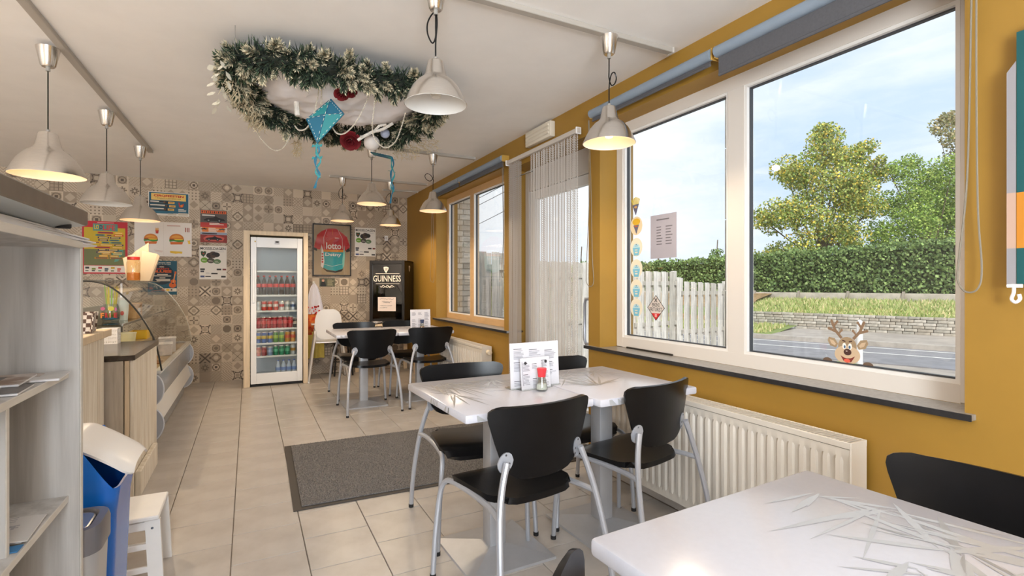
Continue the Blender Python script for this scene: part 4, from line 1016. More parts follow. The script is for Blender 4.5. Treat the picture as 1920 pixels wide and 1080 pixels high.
for (x, y, z, dx, dy) in ((1.02, 3.95, 2.32, 1, .6), (1.15, 3.85, 2.36, 1, .2), (.35, 4.12, 2.3, -.3, 1)):
    m = MB()
    for i in range(170):
        b_ = Vector((x+dx*r2.uniform(-.02, .17), y+dy*r2.uniform(-.05, .10), z+r2.uniform(-.08, .03))); d = Vector((dx+r2.uniform(-1, 1), dy+r2.uniform(-1, 1), r2.uniform(-1.2, .3))).normalized(); s_ = d.orthogonal().normalized()*.004; m.add([b_-s_, b_+s_, b_+d*r2.uniform(.02, .05)], [(0, 1, 2)])
    m.build('pale_twig', crm, gl, False, kind='stuff')
MB().sphere(atpix(697, 268, 3.75), .058, 14, 10, (1, 1, .95)).build('white_bauble', mat('bauble_white', '#ded6d0', .6, bump=.3, scale=12), gl)
MB().sphere(atpix(722, 250, 3.75), .035, 12, 8).build('glass_bauble', mat('bauble_blue', '#aab4cc', .3), gl)
bw = mat('branch_white', '#e6e0d6', .8, var=.2, scale=30)
MB().tube([atpix(*q) for q in ((671, 263, 3.6), (682, 256, 3.6), (700, 247, 3.6), (716, 243, 3.6), (737, 231, 3.6))], .011, 7, 4).tube([atpix(700, 247, 3.6), atpix(711, 236, 3.58), atpix(724, 233, 3.6)], .009, 6).tube([atpix(682, 256, 3.6), atpix(676, 256, 3.58)], .007, 6).build('white_branch', bw, gl)
MB().tube([atpix(*q) for q in ((548, 172, 3.2), (556, 176, 3.2), (556, 195, 3.22), (558, 217, 3.22))], .016, 8, 3).build('white_branch', bw, gl)
for i, (x, y) in enumerate(((-.06, 2.92), (1.05, 2.95), (1.18, 3.3), (.9, 4.1))): MB().tube([(x, y, ZC), (x, y, 2.44)], .002, 5).build('hanging_wire', chrome, gl)

# kites hanging from the garland
kA, kB, kE = mat('kite_teal', '#2f8c90', .6), mat('kite_blue', '#236a85', .6), mat('kite_edge', '#1f5f78', .6)
def kite(label, c, ax, up, sz, tail):
    t = thing('paper_kite', label, 'kite', c); ax = Vector(ax).normalized(); up = Vector(up).normalized(); nn = ax.cross(up)
    T_, R_, B_, L_ = up*.105*sz, ax*.088*sz+up*.02*sz, up*-.135*sz, ax*-.088*sz+up*.0*sz; O = up*.02*sz+nn*.012*sz
    for a, b, m in ((T_, R_, kB), (R_, B_, kA), (B_, L_, kB), (L_, T_, kA)): MB().prism([O, a, b], tuple(nn*-.001), tuple(nn*.001)).build('kite_panel', m, t, False)
    MB().tube([T_, R_, B_, L_], .0025*sz, 6, closed=True).tube([T_, O, B_], .0025*sz, 6).tube([L_, O, R_], .0025*sz, 6).build('kite_frame', kE, t)
    st = MB()
    for a, b in ((T_, R_), (R_, B_), (B_, L_), (L_, T_), (T_, B_), (L_, R_)):
        for i in range(7):
            f0, f1 = (i+.2)/7, (i+.6)/7; off = nn*.006; k = .90
            pa, pb = a.lerp(b, f0), a.lerp(b, f1)
            if (a, b) not in ((T_, B_), (L_, R_)): pa, pb = pa*k, pb*k
            else: off = nn*(.015*sz)
            st.tube([pa+off, pb+off], .0013*sz, 4)
    st.build('white_stitching', cream, t, False)
    r = random.Random(sz*100)
    for q in range(2):
        P = [B_*.99]; n = 7
        for i in range(1, n): P.append(B_+Vector((.014*math.sin(i*1.9+q*2)+.006*q, .008*math.cos(i*1.3), -tail*(1-.25*q)*i/(n-1))))
        P = crom(P, 5); G = [[tuple(p+ax*.006*(1.0+.4*math.sin(i*.7+q))), tuple(p), tuple(p-ax*.006*(1.0+.4*math.sin(i*.7+q)))] for i, p in enumerate(P)]
        MB().shell(G, .0015).build('tail_ribbon', kA if q else kB, t)
    for f in (.05, .32):
        p = B_+Vector((0, 0, -tail*f)); m = MB()
        for s_ in (-1, 1): m.shell([[tuple(p), tuple(p)], [tuple(p+ax*s_*.024*sz+up*.012), tuple(p+ax*s_*.024*sz-up*.008)]], .002)
        m.build('ribbon_bow', kA, t)
    MB().tube([tuple(T_), (0.0, 0, ZC-c[2]-.10)], .0012, 4).build('hanging_thread', cream, t)
kite('teal paper kite with dashed white stitching facing us below the garland', tuple(atpix(609, 222, 3.1)), (1, -.35, .10), (.28, 0, 1), 1.22, .27)
kite('second teal kite seen almost edge-on, hanging behind the garland', tuple(atpix(716, 292, 4.05)), (.95, .30, -.10), (-.28, .92, .22), 1.15, .36)

# ------------------------------------------------------------------ chain curtain at the door
cu = thing('chain_curtain', 'silvery chain curtain hanging from a rail in the doorway', 'curtain', (0, 0, 0))
MB().box((2.085, 3.58, 2.345), (.03, 1.13, .034), .003).build('curtain_rail', mat('rail_white', '#d9d2ca', .4, .2), cu)
MB().box((2.088, 3.025, 2.345), (.045, .012, .05), .003).box((2.088, 4.14, 2.345), (.045, .012, .05), .003).build('rail_bracket', whitem, cu)
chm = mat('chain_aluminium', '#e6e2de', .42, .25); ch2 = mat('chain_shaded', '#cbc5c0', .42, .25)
r = random.Random(12)
def strands(y0, y1, n, x, name, amp):
    m = MB()
    for i in range(n):
        y = y0+(y1-y0)*(i+.5)/n+r.uniform(-.001, .001); xo = x+amp*math.sin(i*1.1)+r.uniform(-.004, .004); ph = r.random()*.016
        z = 2.33-ph; s_ = 1; hw = .0054
        while z > .06:
            m.v += [(xo, y-hw*s_, z), (xo-.0014*s_, y+hw*s_, z-.0085), (xo-.0014*s_, y+hw*s_, z-.0140), (xo, y-hw*s_, z-.0055)]; k = len(m.v); m.f.append((k-4, k-3, k-2, k-1)); z -= .0088; s_ = -s_
    return m
strands(3.03, 3.70, 92, 2.085, 'c', .007).build('chain_strands', chm, cu, False, kind='stuff')
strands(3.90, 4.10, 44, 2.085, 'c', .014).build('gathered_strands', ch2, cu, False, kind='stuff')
MB().tube([(2.10, 4.12, 2.20), (2.10, 3.70, 2.19)], .006, 8).build('holder_bar', chrome, cu)

# emergency light, blinds, cords, banner
em = thing('emergency_light', 'white ribbed emergency light box high on the yellow wall above the door', 'light', (0, 0, 0))
B('housing', (2.105, 3.60, 2.465), (.05, .40, .125), mat('lamp_cream', '#e0d6c4', .5), em, .008)
mm = MB()
for z in (2.435, 2.465, 2.495): mm.box((2.078, 3.60, z), (.012, .37, .02), .005)
mm.build('diffuser', mat('lamp_cream', '#e0d6c4'), em)
def blind(label, y0, y1, zf, face, drop):
    t = thing('roller_blind', label, 'blind', (0, 0, 0)); xt, zt = 2.065, 2.402
    MB().lathe([(.0005, y0), (.028, y0), (.028, y1), (.0005, y1)], (0, 0, 0), 24, 'y', False)
    m = MB(); m.lathe([(.028, y0), (.028, y1)], (xt, 0, zt), 28, 'y'); m.build('tube', blindt, t)
    G = [[(xt+.004, y, z) for y in (y0+.01, y1-.01)] for z in (zt-.026, zt-.04, zf)]
    f = MB().shell(G, .002).build('fabric', blindf, t); MB().box((xt+.004, (y0+y1)/2, zf), (.012, y1-y0-.02, .014), .003).build('bottom_bar', blindf, t)
    bk_ = MB()
    for y in (y0-.004, y1+.004): bk_.box((2.092, y, zt), (.075, .006, .06), .002)
    bk_.build('bracket', mat('bracket_brass', '#c39a4a', .4), t)
blind('grey roller blind with dark cloth partly down over the near pane of the large window', .42, 1.795, 2.285, None, 0)
blind('grey rolled-up blind over the far half of the large window', 1.825, 2.84, 2.355, None, 0)
blind('grey rolled-up blind over the near half of the small window', 4.20, 5.28, 2.335, None, 0)
blind('grey rolled-up blind over the far half of the small window', 5.30, 6.12, 2.335, None, 0)
cordm = mat('cord_grey', '#8a8274', .7)
def cord(label, pts, r_=.003): tag(MB().tube(pts, r_, 6, 6).build('blind_cord', cordm), label, 'cord')
cord('looped grey blind cord hanging on the yellow wall at the right of the large window', [(2.085, .792, 2.40), (2.095, .800, 2.1), (2.10, .812, 1.6), (2.10, .835, 1.32), (2.10, .836, 1.26), (2.10, .815, 1.225), (2.10, .785, 1.235), (2.10, .774, 1.30), (2.10, .784, 1.5), (2.095, .786, 1.9), (2.085, .782, 2.40)])
cord('thin looped cord hanging on the pillar between door and large window', [(2.085, 2.90, 2.38), (2.10, 2.91, 1.9), (2.10, 2.945, 1.35), (2.10, 2.94, 1.26), (2.10, 2.90, 1.235), (2.10, 2.86, 1.27), (2.10, 2.875, 1.45), (2.10, 2.89, 1.9), (2.085, 2.892, 2.38)], .0025)
cord('thin looped cord between the small window and the doorway', [(2.085, 4.25, 2.38), (2.11, 4.28, 1.7), (2.11, 4.31, 1.4), (2.10, 4.29, 1.33), (2.10, 4.25, 1.42), (2.085, 4.23, 2.38)], .0025)
cord('thin looped cord on the yellow wall left of the small window', [(2.085, 6.30, 2.38), (2.11, 6.40, 1.6), (2.11, 6.44, 1.35), (2.11, 6.36, 1.28), (2.11, 6.28, 1.4), (2.085, 6.27, 2.38)], .0025)
bn = thing('hanging_banner', 'teal and orange fabric banner with a pale hem at the right edge of the view', 'banner', (0, 0, 0))
def bpan(name, y0, y1, z0, z1, m, dx=0.0, top=0.0):
    G = [[(2.085+dx+.006*math.sin(y*40), y, (z0+(z1-z0)*f) - (top*max(0, (y-.64)/.08) if f == 1 else 0)) for y in [y0+(y1-y0)*k/6 for k in range(7)]] for f in (0, .33, .66, 1)]
    MB().shell(G, .004).build(name, m, bn)
bpan('hem', .686, .706, 1.53, 2.0, mat('banner_hem', '#928e91', .8), -.006, .12); bpan('hem', .686, .706, 1.36, 1.53, mat('banner_hem_pink', '#b99a88', .8), -.006); bpan('hem', .686, .706, 1.245, 1.36, mat('banner_hem', '#928e91'), -.006)
bpan('teal_panel', .28, .686, 1.53, 2.02, mat('banner_teal', '#1c5a5c', .8)); bpan('orange_panel', .28, .686, 1.36, 1.53, mat('banner_orange', '#d08a2c', .8)); bpan('teal_panel', .28, .686, 1.25, 1.36, mat('banner_teal', '#1c5a5c'))
MB().tube([(2.08, .69, 1.25), (2.08, .69, 1.225), (2.08, .695, 1.205), (2.08, .686, 1.195), (2.08, .676, 1.205), (2.08, .678, 1.22)], .005, 8, 4).tube([(2.08, .67, 1.245), (2.08, .705, 1.245)], .006, 8).build('plastic_hook', whitem, bn)
MB().tube([(2.10, .66, 2.03), (2.10, .25, 2.03)], .008, 8).build('banner_rod', whitem, bn)

# stickers on the inner face of the big window
XG = 2.3025
def sticker(name, label, yc, zc, wd, ht, group=None):
    t = thing(name, label, 'sticker', (XG, yc, zc), 0, group); return t, Flat(t, (0, wd/2, ht/2), (0, -1, 0), (0, 0, 1), .0003)
fry = pcol('#e8cf4a'); cone = pcol('#6b6a82'); ivory = pcol('#efe6cf'); sky_ = pcol('#7cc2dd'); skyl = pcol('#bfe0ea')
def zpix(v, d=2.73): return 1.25+(533-v)/960*d
def fries(F, cx, w_, y0, cm_):
    for i in range(7): F.poly([(cx-w_*.5+w_*i/7, y0+.03-.018*math.sin(math.pi*(i+.5)/7)), (cx-w_*.5+w_*(i+.8)/7, y0+.03-.02*math.sin(math.pi*(i+.5)/7)), (cx-w_*.33+w_*.66*(i+.9)/7, y0+.062), (cx-w_*.33+w_*.66*i/7, y0+.062)], fry, 1)
    F.poly([(cx-w_*.36, y0+.062), (cx+w_*.36, y0+.058), (cx+.003, y0+.13), (cx-.003, y0+.13)], cm_, 2); F.ell(cx, y0+.078, w_*.16, .008, pcol('#d8a86a'), 3, 12)
t, F = sticker('chips_cone_sticker', 'small chips cone sticker without a disc at the top of the window stickers', 2.665, zpix(349), .10, .14); fries(F, .05, .09, .0, cone); F.done()
t, F = sticker('chips_cone_sticker', 'round cream sticker showing a yellow chips cone with a dark tip', 2.66, zpix(396), .125, .125); F.ell(.0625, .0625, .06, .062, pcol('#ecd9b4'), 0, 28); F.ell(.0625, .035, .038, .022, pcol('#e6b62e'), 1, 20); F.poly([(.028, .045), (.097, .045), (.078, .06), (.047, .06)], pcol('#e6b62e'), 1); F.poly([(.034, .058), (.09, .056), (.064, .118)], cone, 2); F.rect(.046, .062, .03, .008, pcol('#c8642e'), 3); F.done()
def round_sticker(v, lab):
    t, F = sticker('round_sticker', lab, 2.66, zpix(v), .125, .125); F.ell(.0625, .0625, .06, .062, ivory, 0, 28)
    F.ell(.0625, .072, .036, .034, skyl, 1, 24); F.poly([(.028, .066), (.098, .066), (.086, .118), (.04, .118)], sky_, 2); F.ell(.0625, .045, .004, .004, ink, 2, 8)
    F.rect(.046, .052, .034, .006, sky_, 2); F.rect(.05, .078, .026, .006, ivory, 3); F.rect(.05, .093, .026, .009, ivory, 3); F.done()
for v, lab in ((446, 'topmost of four round cream stickers with a blue cup on the window'), (496, 'second from the top of four round blue cup stickers on the window'), (543, 'third from the top of four round blue cup stickers on the window'), (588, 'lowest of four round cream stickers with a blue cup on the window')): round_sticker(v, lab)
t, F = sticker('diamond_sticker', 'diamond shaped ERKEND FRITURIST sticker with a red tip on the window', 2.475, zpix(588, 2.62), .155, .165)
F.poly([(.0775, 0), (.155, .0825), (.0775, .165), (0, .0825)], pcol('#3a2d2c'), 0); F.poly([(.0775, .006), (.149, .0825), (.0775, .159), (.006, .0825)], pcol('#d9cfc8'), 1); F.poly([(.038, .117), (.117, .117), (.0775, .159)], pcol('#d22c30'), 2)
F.text('ERKEND', .042, .052, .071, .023, ink, 2, .01); F.text('FRITURIST', .022, .08, .111, .025, ink, 2, .01); F.line([(.066, .022), (.09, .046)], .005, ink, 2); F.line([(.089, .022), (.065, .046)], .005, ink, 2)
F.rect(.068, .121, .02, .02, pcol('#e89a98'), 3); F.done()
pn2 = thing('paper_notice', 'white printed notice with two columns of text taped to the large window', 'notice', (XG-.001, 2.41, zpix(422, 2.6)))
B('sheet', (0, 0, 0), (.0008, .225, .275), mat('notice_paper', '#a8a5b0', .8), pn2, smooth=False)
F = Flat(pn2, (-.0006, .1125, .1375), (0, -1, 0), (0, 0, 1), .0003); inkm = mat('ink_mid', '#6f6c72', .7); F.rect(.055, .028, .11, .008, inkm, 1)
for c_ in (.055, .135): F.lines(c_, .075, .06, 7, .018, inkm, .006, 1, c_)
F.done()
# reindeer sticker at the bottom edge of the right pane
t, F = sticker('reindeer_sticker', 'cartoon reindeer sticker peeping over the lower edge of the window', 1.305, 1.0, .20, .20)
br_, tan, dkb, nose = pcol('#8a6f57'), pcol('#cdb394'), pcol('#6b5646'), pcol('#4a2e28'); br2 = pcol('#a38b6c')
for s_ in (-1, 1):
    X = lambda x: .1+s_*x
    F.line([(X(.028), .085), (X(.06), .052), (X(.078), .012)], .013, br_, 1); F.line([(X(.055), .058), (X(.092), .046)], .011, br_, 1); F.line([(X(.068), .036), (X(.05), .014)], .010, br_, 1); F.line([(X(.043), .068), (X(.028), .050)], .009, br_, 1)
    for a, b in ((.078, .012), (.092, .046), (.05, .014), (.028, .05)): F.ell(X(a), b, .0065, .0065, br_, 1, 10)
    F.poly([(X(.045), .112), (X(.062), .088), (X(.092), .084), (X(.098), .10), (X(.085), .122), (X(.055), .128)], br2, 1); F.poly([(X(.055), .112), (X(.068), .098), (X(.088), .094), (X(.08), .112), (X(.062), .12)], tan, 2)
F.ell(.1, .118, .045, .04, br2, 2); F.ell(.1, .155, .062, .04, tan, 3, 28)
for s_ in (-1, 1):
    F.ell(.1+s_*.014, .118, .0095, .014, pcol('#f2efe8'), 4, 14); F.ell(.1+s_*.012, .121, .005, .007, pcol('#4a6a8a'), 5, 10); F.line([(.1+s_*.008, .098), (.1+s_*.024, .094)], .005, nose, 4)
    F.ell(.1+s_*.098, .19, .024, .014, dkb, 4, 16, 180, 360)
F.ell(.102, .143, .019, .014, nose, 5, 18); F.ell(.098, .139, .005, .003, pcol('#b9a49a'), 6, 8); F.poly([(.068, .16), (.085, .168), (.1, .17), (.118, .168), (.138, .158), (.12, .184), (.1, .19), (.082, .182)], pcol('#7a3028'), 4); F.ell(.1, .18, .016, .008, pcol('#e0604a'), 5, 14)
F.rect(.05, .188, .1, .01, pcol('#9ab37a'), 2); F.done(); t.scale = (1, .86, 1)

# ------------------------------------------------------------------ shelf unit in the left foreground
su = thing('shelf_unit', 'pale wood-grain open shelf unit in the left foreground', 'shelf', (0, 0, 0))
sx0, sx1, sya, syb = -.82, -.40, .30, 1.768
def board(name, c, d, faces):
    o = B(name, c, d, shelfw, su, .0012); e = B('edge_band', *faces, shelfe, o, .0008); return o
board('side_panel', ((sx0+sx1)/2-.001, syb-.009, .675), (sx1-sx0-.002, .018, 1.35), ((sx1-.0005, syb-.009, .675), (.0025, .0185, 1.35)))
board('side_panel', ((sx0+sx1)/2-.001, sya+.009, .675), (sx1-sx0-.002, .018, 1.35), ((sx1-.0005, sya+.009, .675), (.0025, .0185, 1.35)))
board('top_board', ((sx0+sx1)/2-.001, (sya+syb)/2, 1.3555), (sx1-sx0-.002, syb-sya, .018), ((sx1-.0005, (sya+syb)/2, 1.3555), (.0025, syb-sya, .0185)))
for z in (1.018, .688, .36):
    board('shelf_board', ((sx0+sx1)/2-.0135, (sya+syb)/2, z-.008), (sx1-sx0-.027, syb-sya-.036, .016), ((sx1-.0265, (sya+syb)/2, z-.008), (.0025, syb-sya-.036, .0165)))
board('divider', ((sx0+sx1)/2-.02, 1.416, .505), (sx1-sx0-.045, .014, .99), ((sx1-.043, 1.416, .505), (.003, .0145, .99)))
B('back_panel', (sx0+.004, (sya+syb)/2, .68), (.006, syb-sya-.02, 1.33), shelfw, su)
mag = [mat('cover_brown', '#8a6a52', .35, var=.6, scale=18, col2='#d8cfc8'), mat('cover_grey', '#6f6a68', .35, var=.5, scale=14, col2='#3a3634'), mat('cover_white', '#c9c5c2', .4, var=.15, scale=10)]
for lab, x, y, a, m, k in (('grey magazine lying at the front of the upper shelf', -.535, 1.468, 4, 1, 0), ('magazine with a brown photo cover and white rim on the upper shelf', -.56, 1.565, 5, 0, 1), ('pale leaflet nearest to the end panel on the upper shelf', -.513, 1.64, 5, 2, 0)):
    t = thing('magazine', lab, 'magazine', (x, y, 1.0185+.0065*k), R(a))
    pg = MB(); pg.box((0, 0, .003), (.21, .125 if k == 0 else .16, .005), .001).build('pages', paperw, t); B('cover', (0, 0, .006), (.212, .127 if k == 0 else .162, .0012), mag[m], t)
    for i in range(2): B('cover_block', (-.04+.07*i, -.02+.04*i, .0068), (.06, .05, .0006), mag[(m+1) % 3], t, smooth=False)
ev = thing('envelope', 'white envelope with a grey stamped mark lying on the lower shelf', 'envelope', (-.535, 1.535, .6905), R(3))
m = MB(); m.M = Matrix.Rotation(R(4), 4, 'Y'); m.box((0, 0, .011), (.21, .15, .003), .001).build('paper', mat('envelope_white', '#cfcbc8', .7), ev); B('back_sheet', (-.005, 0, .002), (.20, .145, .003), mat('envelope_shade', '#b5b0ac', .7), ev)
F = Flat(ev, m.M @ Vector((-.105, .075, .0129)), (1, 0, 0), (0, 1, 0), .0004)
rr = random.Random(9)
for i in range(9):
    for j in range(4):
        if rr.random() < .65: F.rect(.13+.006*i, .09+.006*j, .0058, .0058, inkg, 0)
for i in range(3): F.rect(.12, .04+.012*i, .05, .004, inkg, 0)
F.done()
tag(B('blue_leaflet', (-.475, 1.443, .690), (.09, .034, .002), mat('leaflet_blue', '#3f7fb5', .5)), 'small blue leaflet at the front edge of the lower shelf', 'leaflet')
# stack of white paper bags on top and the steel-topped appliance standing on them
sk = thing('paper_bag_stack', 'stack of white paper bags on the shelf unit with ends sticking out', 'paper bags', (0, 0, 0))
for i in range(6):
    z = 1.3655+.0053*i; y1 = (2.06, 2.02, 2.09, 2.0, 2.07, 2.03)[i]
    G = []
    for a in range(13):
        f = a/12; y = .5+(y1-.5)*f; w_ = .30-.20*max(0, (y-1.72)/.3)**1.2
        G.append([(-.43-.005*i-w_*k/6, y+.006*math.sin(k*1.7+i), z+.0028+.0012*math.sin(y*9+i)+.004*max(0, (y-1.8))*((-1)**i)*(1-k/3 if k < 3 else 0)*4) for k in range(7)])
    MB().shell(G, .0042).build('paper_bag', paperw, sk, sharp=70)
al = thing('steel_appliance', 'steel-topped appliance on black feet standing on the shelf unit', 'appliance', (0, 0, 0))
ax0, ax1, ay0, ay1 = -.80, -.402, .45, 1.83
B('steel_cover', ((ax0+ax1)/2, (ay0+ay1)/2, 1.4345), (ax1-ax0, ay1-ay0, .042), steelb, al, .004)
MB().add([(ax0, ay0, 1.4135), (ax1-.004, ay0, 1.4135), (ax1-.004, ay1-.006, 1.4135), (ax0, ay1-.006, 1.4135), (ax0+.05, ay0+.05, 1.400), (ax1-.05, ay0+.05, 1.400), (ax1-.05, ay1-.05, 1.400), (ax0+.05, ay1-.05, 1.400)], [(3, 2, 1, 0), (4, 5, 6, 7), (0, 1, 5, 4), (1, 2, 6, 5), (2, 3, 7, 6), (3, 0, 4, 7)]).build('white_underside', mat('underside_white', '#d6dcdc', .35), al)
for x in (ax0+.06, ax1-.035):
    for y in (ay0+.06, ay1-.08): MB().lathe([(.016, 1.3985), (.0175, 1.402), (.0175, 1.416)], (x, y, 0), 16).build('rubber_foot', rubber, al)

# ------------------------------------------------------------------ bins and stool
def rrect(x0, x1, y0, y1, r, n=5):
    P = []
    for cx, cy, a0 in ((x1-r, y1-r, 0), (x0+r, y1-r, 90), (x0+r, y0+r, 180), (x1-r, y0+r, 270)):
        for i in range(n+1): P.append((cx+r*math.cos(R(a0+90*i/n)), cy+r*math.sin(R(a0+90*i/n))))
    return P
gb = thing('grey_bin', 'bin with a silver lid and thick grey rim between shelf unit and blue bin', 'bin', (0, 0, 0))
o0 = rrect(-.66, -.37, 1.782, 1.975, .05); i0 = rrect(-.645, -.395, 1.797, 1.96, .04)
def loft(rings): 
    m = MB(); n = len(rings[0]); vs = [p for r_ in rings for p in r_]
    return m.add(vs, [(i*n+k, i*n+(k+1) % n, (i+1)*n+(k+1) % n, (i+1)*n+k) for i in range(len(rings)-1) for k in range(n)])
zz = lambda P, z, k=1.0, c=(-.515, 1.878): [(c[0]+(x-c[0])*k, c[1]+(y-c[1])*k, z) for x, y in P]
m = loft([zz(o0, .0, .84), zz(o0, .02, .86), zz(o0, .50, .96)]); n = len(o0); m.f.append(tuple(range(n))[::-1]); m.build('body', mat('bin_silver', '#b9b9bb', .35, .5), gb)
loft([zz(o0, .50, .97), zz(o0, .50, 1.0), zz(o0, .555, 1.0), zz(o0, .572, .97), zz(i0, .572, 1.0), zz(i0, .545, .99)]).build('rim', mat('bin_rim_grey', '#77757a', .3, .3), gb)
m = loft([zz(i0, .555, .94), zz(i0, .563, .93), zz(i0, .566, .90)]); m.f.append(tuple(range(2*n, 3*n))); m.build('lid', mat('bin_lid_silver', '#c5c7c9', .25, .8), gb)
loft([zz(i0, .556, 1.0), zz(i0, .553, .9)]).build('lid_gap', rubber, gb)

bb = thing('blue_bin', 'tall blue plastic bin with a white swing lid beside the counter', 'bin', (0, 0, 0))
bx0, bx1, by0, by1 = -.66, -.37, 2.015, 2.33
P = rrect(bx0, bx1, by0, by1, .045, 6)
Q = []
for a, b in zip(P, P[1:]+P[:1]):
    k = max(1, int(math.hypot(b[0]-a[0], b[1]-a[1])/.012)); Q += [(a[0]+(b[0]-a[0])*i/k, a[1]+(b[1]-a[1])*i/k) for i in range(k)]
P = Q; c0 = ((bx0+bx1)/2, (by0+by1)/2)
def ring(k, zf, P=P): return [(c0[0]+(x-c0[0])*k, c0[1]+(y-c0[1])*k, zf(x) if callable(zf) else zf) for x, y in P]
def sstep(t): t = max(0, min(1, t)); return t*t*(3-2*t)
rim = lambda x: .598+.142*max(0, min(1, (bx1-.012-x)/.082))
m = loft([ring(.80, 0), ring(.82, .02), ring(.93, .50), ring(.935, .515), ring(1.0, lambda x: rim(x)-.012), ring(1.0, rim), ring(.955, rim), ring(.94, lambda x: rim(x)-.02), ring(.88, .30), ring(.80, .04)])
n = len(P); m.f.append(tuple(range(n))[::-1]); m.f.append(tuple(range(9*n, 10*n))); m.build('body', bluep, bb, sharp=50)
LP = crom([Vector((x, 0, z)) for x, z in ((-.645, .70), (-.58, .755), (-.50, .765), (-.455, .745), (-.39, .70), (-.335, .655))], 4)
G = []
for i, p in enumerate(LP):
    f = i/(len(LP)-1); hw = (by1-by0)/2*.94; row = []
    if f > .9: hw *= 1-.16*((f-.9)/.1)**2
    for j in range(11):
        u = -1+j/5; row.append((p.x, c0[1]+u*hw, p.z-.016*u**6-.006*u*u))
    G.append(row)
MB().shell(G, .008).build('swing_lid', whitem, bb, sharp=60)
MB().tube([(c0[0]-.06, by0+.012, .72), (c0[0]-.06, by1-.012, .72)], .008, 8).build('lid_pivot', whitem, bb)

st = thing('step_stool', 'small white wooden stool with two rungs standing by the blue bin', 'stool', (0, 0, 0))
qx0, qx1, qy0, qy1 = -.64, -.335, 2.555, 2.82
wl = mat('stool_white', '#edebe9', .45, var=.02, scale=10)
B('seat', ((qx0+qx1)/2, (qy0+qy1)/2, .287), (qx1-qx0+.012, qy1-qy0+.016, .018), wl, st, .004)
for x, sx in ((qx0+.02, -1), (qx1-.018, 1)):
    for y, sy in ((qy0+.012, -1), (qy1-.012, 1)):
        m = MB(); m.add([(x+a*.026+sx*k*.014, y+b*.0105+sy*k*.006, z) for z, k in ((0, 1), (.278, 0)) for a, b in ((-1, -1), (1, -1), (1, 1), (-1, 1))], [(3, 2, 1, 0), (4, 5, 6, 7)]+[(i, (i+1) % 4, 4+(i+1) % 4, 4+i) for i in range(4)])
        l = m.build('leg', wl, st, sharp=10); MB().lathe([(.0005, 0), (.005, 0), (.005, .004)], (x, y+sy*.0125 if sy < 0 else y+.0095, .245), 10, 'y').build('screw', screwm, l)
for y in (qy0+.012, qy1-.012):
    for z in (.255, .17, .075): B('rung', ((qx0+qx1)/2, y, z), (qx1-qx0-.06, .014, .034 if z > .2 else .024), wl, st, .002)

# ------------------------------------------------------------------ plank counters
c1 = thing('plank_counter', 'nearer counter clad in pale upright planks with a light timber top', 'counter', (0, 0, 0))
def planks(parent, axis, fixed, a0, a1, z0, z1, n, m, seed, th=.018):
    r = random.Random(seed); cut = [a0+(a1-a0)*i/n+(r.uniform(-.012, .012) if 0 < i < n else 0) for i in range(n+1)]
    for a, b in zip(cut, cut[1:]):
        off = r.uniform(-.0015, .0015)
        if axis == 'x': c, d = (fixed+off, (a+b)/2, (z0+z1)/2), (th, b-a-.003, z1-z0)
        else: c, d = ((a+b)/2, fixed+off, (z0+z1)/2), (b-a-.003, th, z1-z0)
        B('plank', c, d, m, parent, .002)
planks(c1, 'x', -.73, 2.30, 3.60, 0, .955, 9, plankm, 3)
B('carcass', (-.99, 2.95, .475), (.48, 1.28, .95), plankg, c1); B('counter_top', (-.985, 2.96, .975), (.57, 1.43, .04), pinem, c1, .003)
planks(c1, 'y', 2.30, -1.2, -.74, 0, .955, 3, plankm, 8)
c2 = thing('stone_top_counter', 'lower plank-clad counter with a dark polished stone top before the display', 'counter', (0, 0, 0))
planks(c2, 'x', -.605, 3.655, 4.50, 0, .808, 6, plankm, 5)
planks(c2, 'y', 3.66, -1.0, -.64, 0, .808, 3, plankg, 6); B('corner_batten', (-.625, 3.655, .404), (.022, .02, .808), pinem, c2, .002)
B('carcass', (-.88, 4.09, .403), (.51, .80, .806), plankg, c2); B('stone_top', (-.875, 4.08, .825), (.58, .88, .032), darkstone, c2, .003)
B('kick_board', (-.578, 3.99, .075), (.03, .62, .15), plankm, c2, .004)

# ------------------------------------------------------------------ glass display counter
dc = thing('display_counter', 'refrigerated display counter with curved glass and grey bulging ends', 'display', (0, 0, 0))
DY0, DY1 = 4.62, 6.92
dgrey = mat('display_grey', '#9b9ea4', .22, .2); dwhite = mat('display_white', '#e2e0dd', .3); dend = mat('display_end', '#b8bcc6', .3); dint = mat('display_inside', '#b39a72', .4, .3)
def endp(y):
    m = MB()
    for cz, r_ in ((.465, .135), (.205, .135)):
        pf = [(-.71, y, cz-r_)]+[(-.70+.135*max(0, math.cos(R(90-180*i/16)))**.8, y, cz-r_*math.sin(R(90-180*i/16))) for i in range(17)]+[(-.71, y, cz+r_)]
        m.prism(pf, (0, -.018, 0), (0, .018, 0))
    m.box((-.98, y, .335), (.55, .036, .53)); m.build('end_panel', dend, dc, sharp=30)
    e = MB()
    for cz in (.465, .205): e.tube([(-.70+.135*max(0, math.cos(R(90-180*i/16)))**.8, y-.016, cz+.135*math.sin(R(90-180*i/16))) for i in range(17)], .006, 6)
    e.build('end_trim', mat('display_end_pale', '#d5dae4', .25), dc)
endp(DY0); endp(DY1)
ym, yl = (DY0+DY1)/2, DY1-DY0-.036
B('front_panel', (-.612, ym, .475), (.03, yl, .20), dgrey, dc, .008); B('front_trim', (-.608, ym, .588), (.045, yl, .025), dwhite, dc, .006)
m = MB(); m.M = Matrix.Translation((-.622, ym, .285)) @ Matrix.Rotation(R(-14), 4, 'Y'); m.box((0, 0, 0), (.03, yl, .17), .006).build('white_band', dwhite, dc)
B('lower_panel', (-.665, ym, .11), (.02, yl, .19), dgrey, dc); B('plinth', (-.90, ym, .03), (.46, yl, .06), rubber, dc)
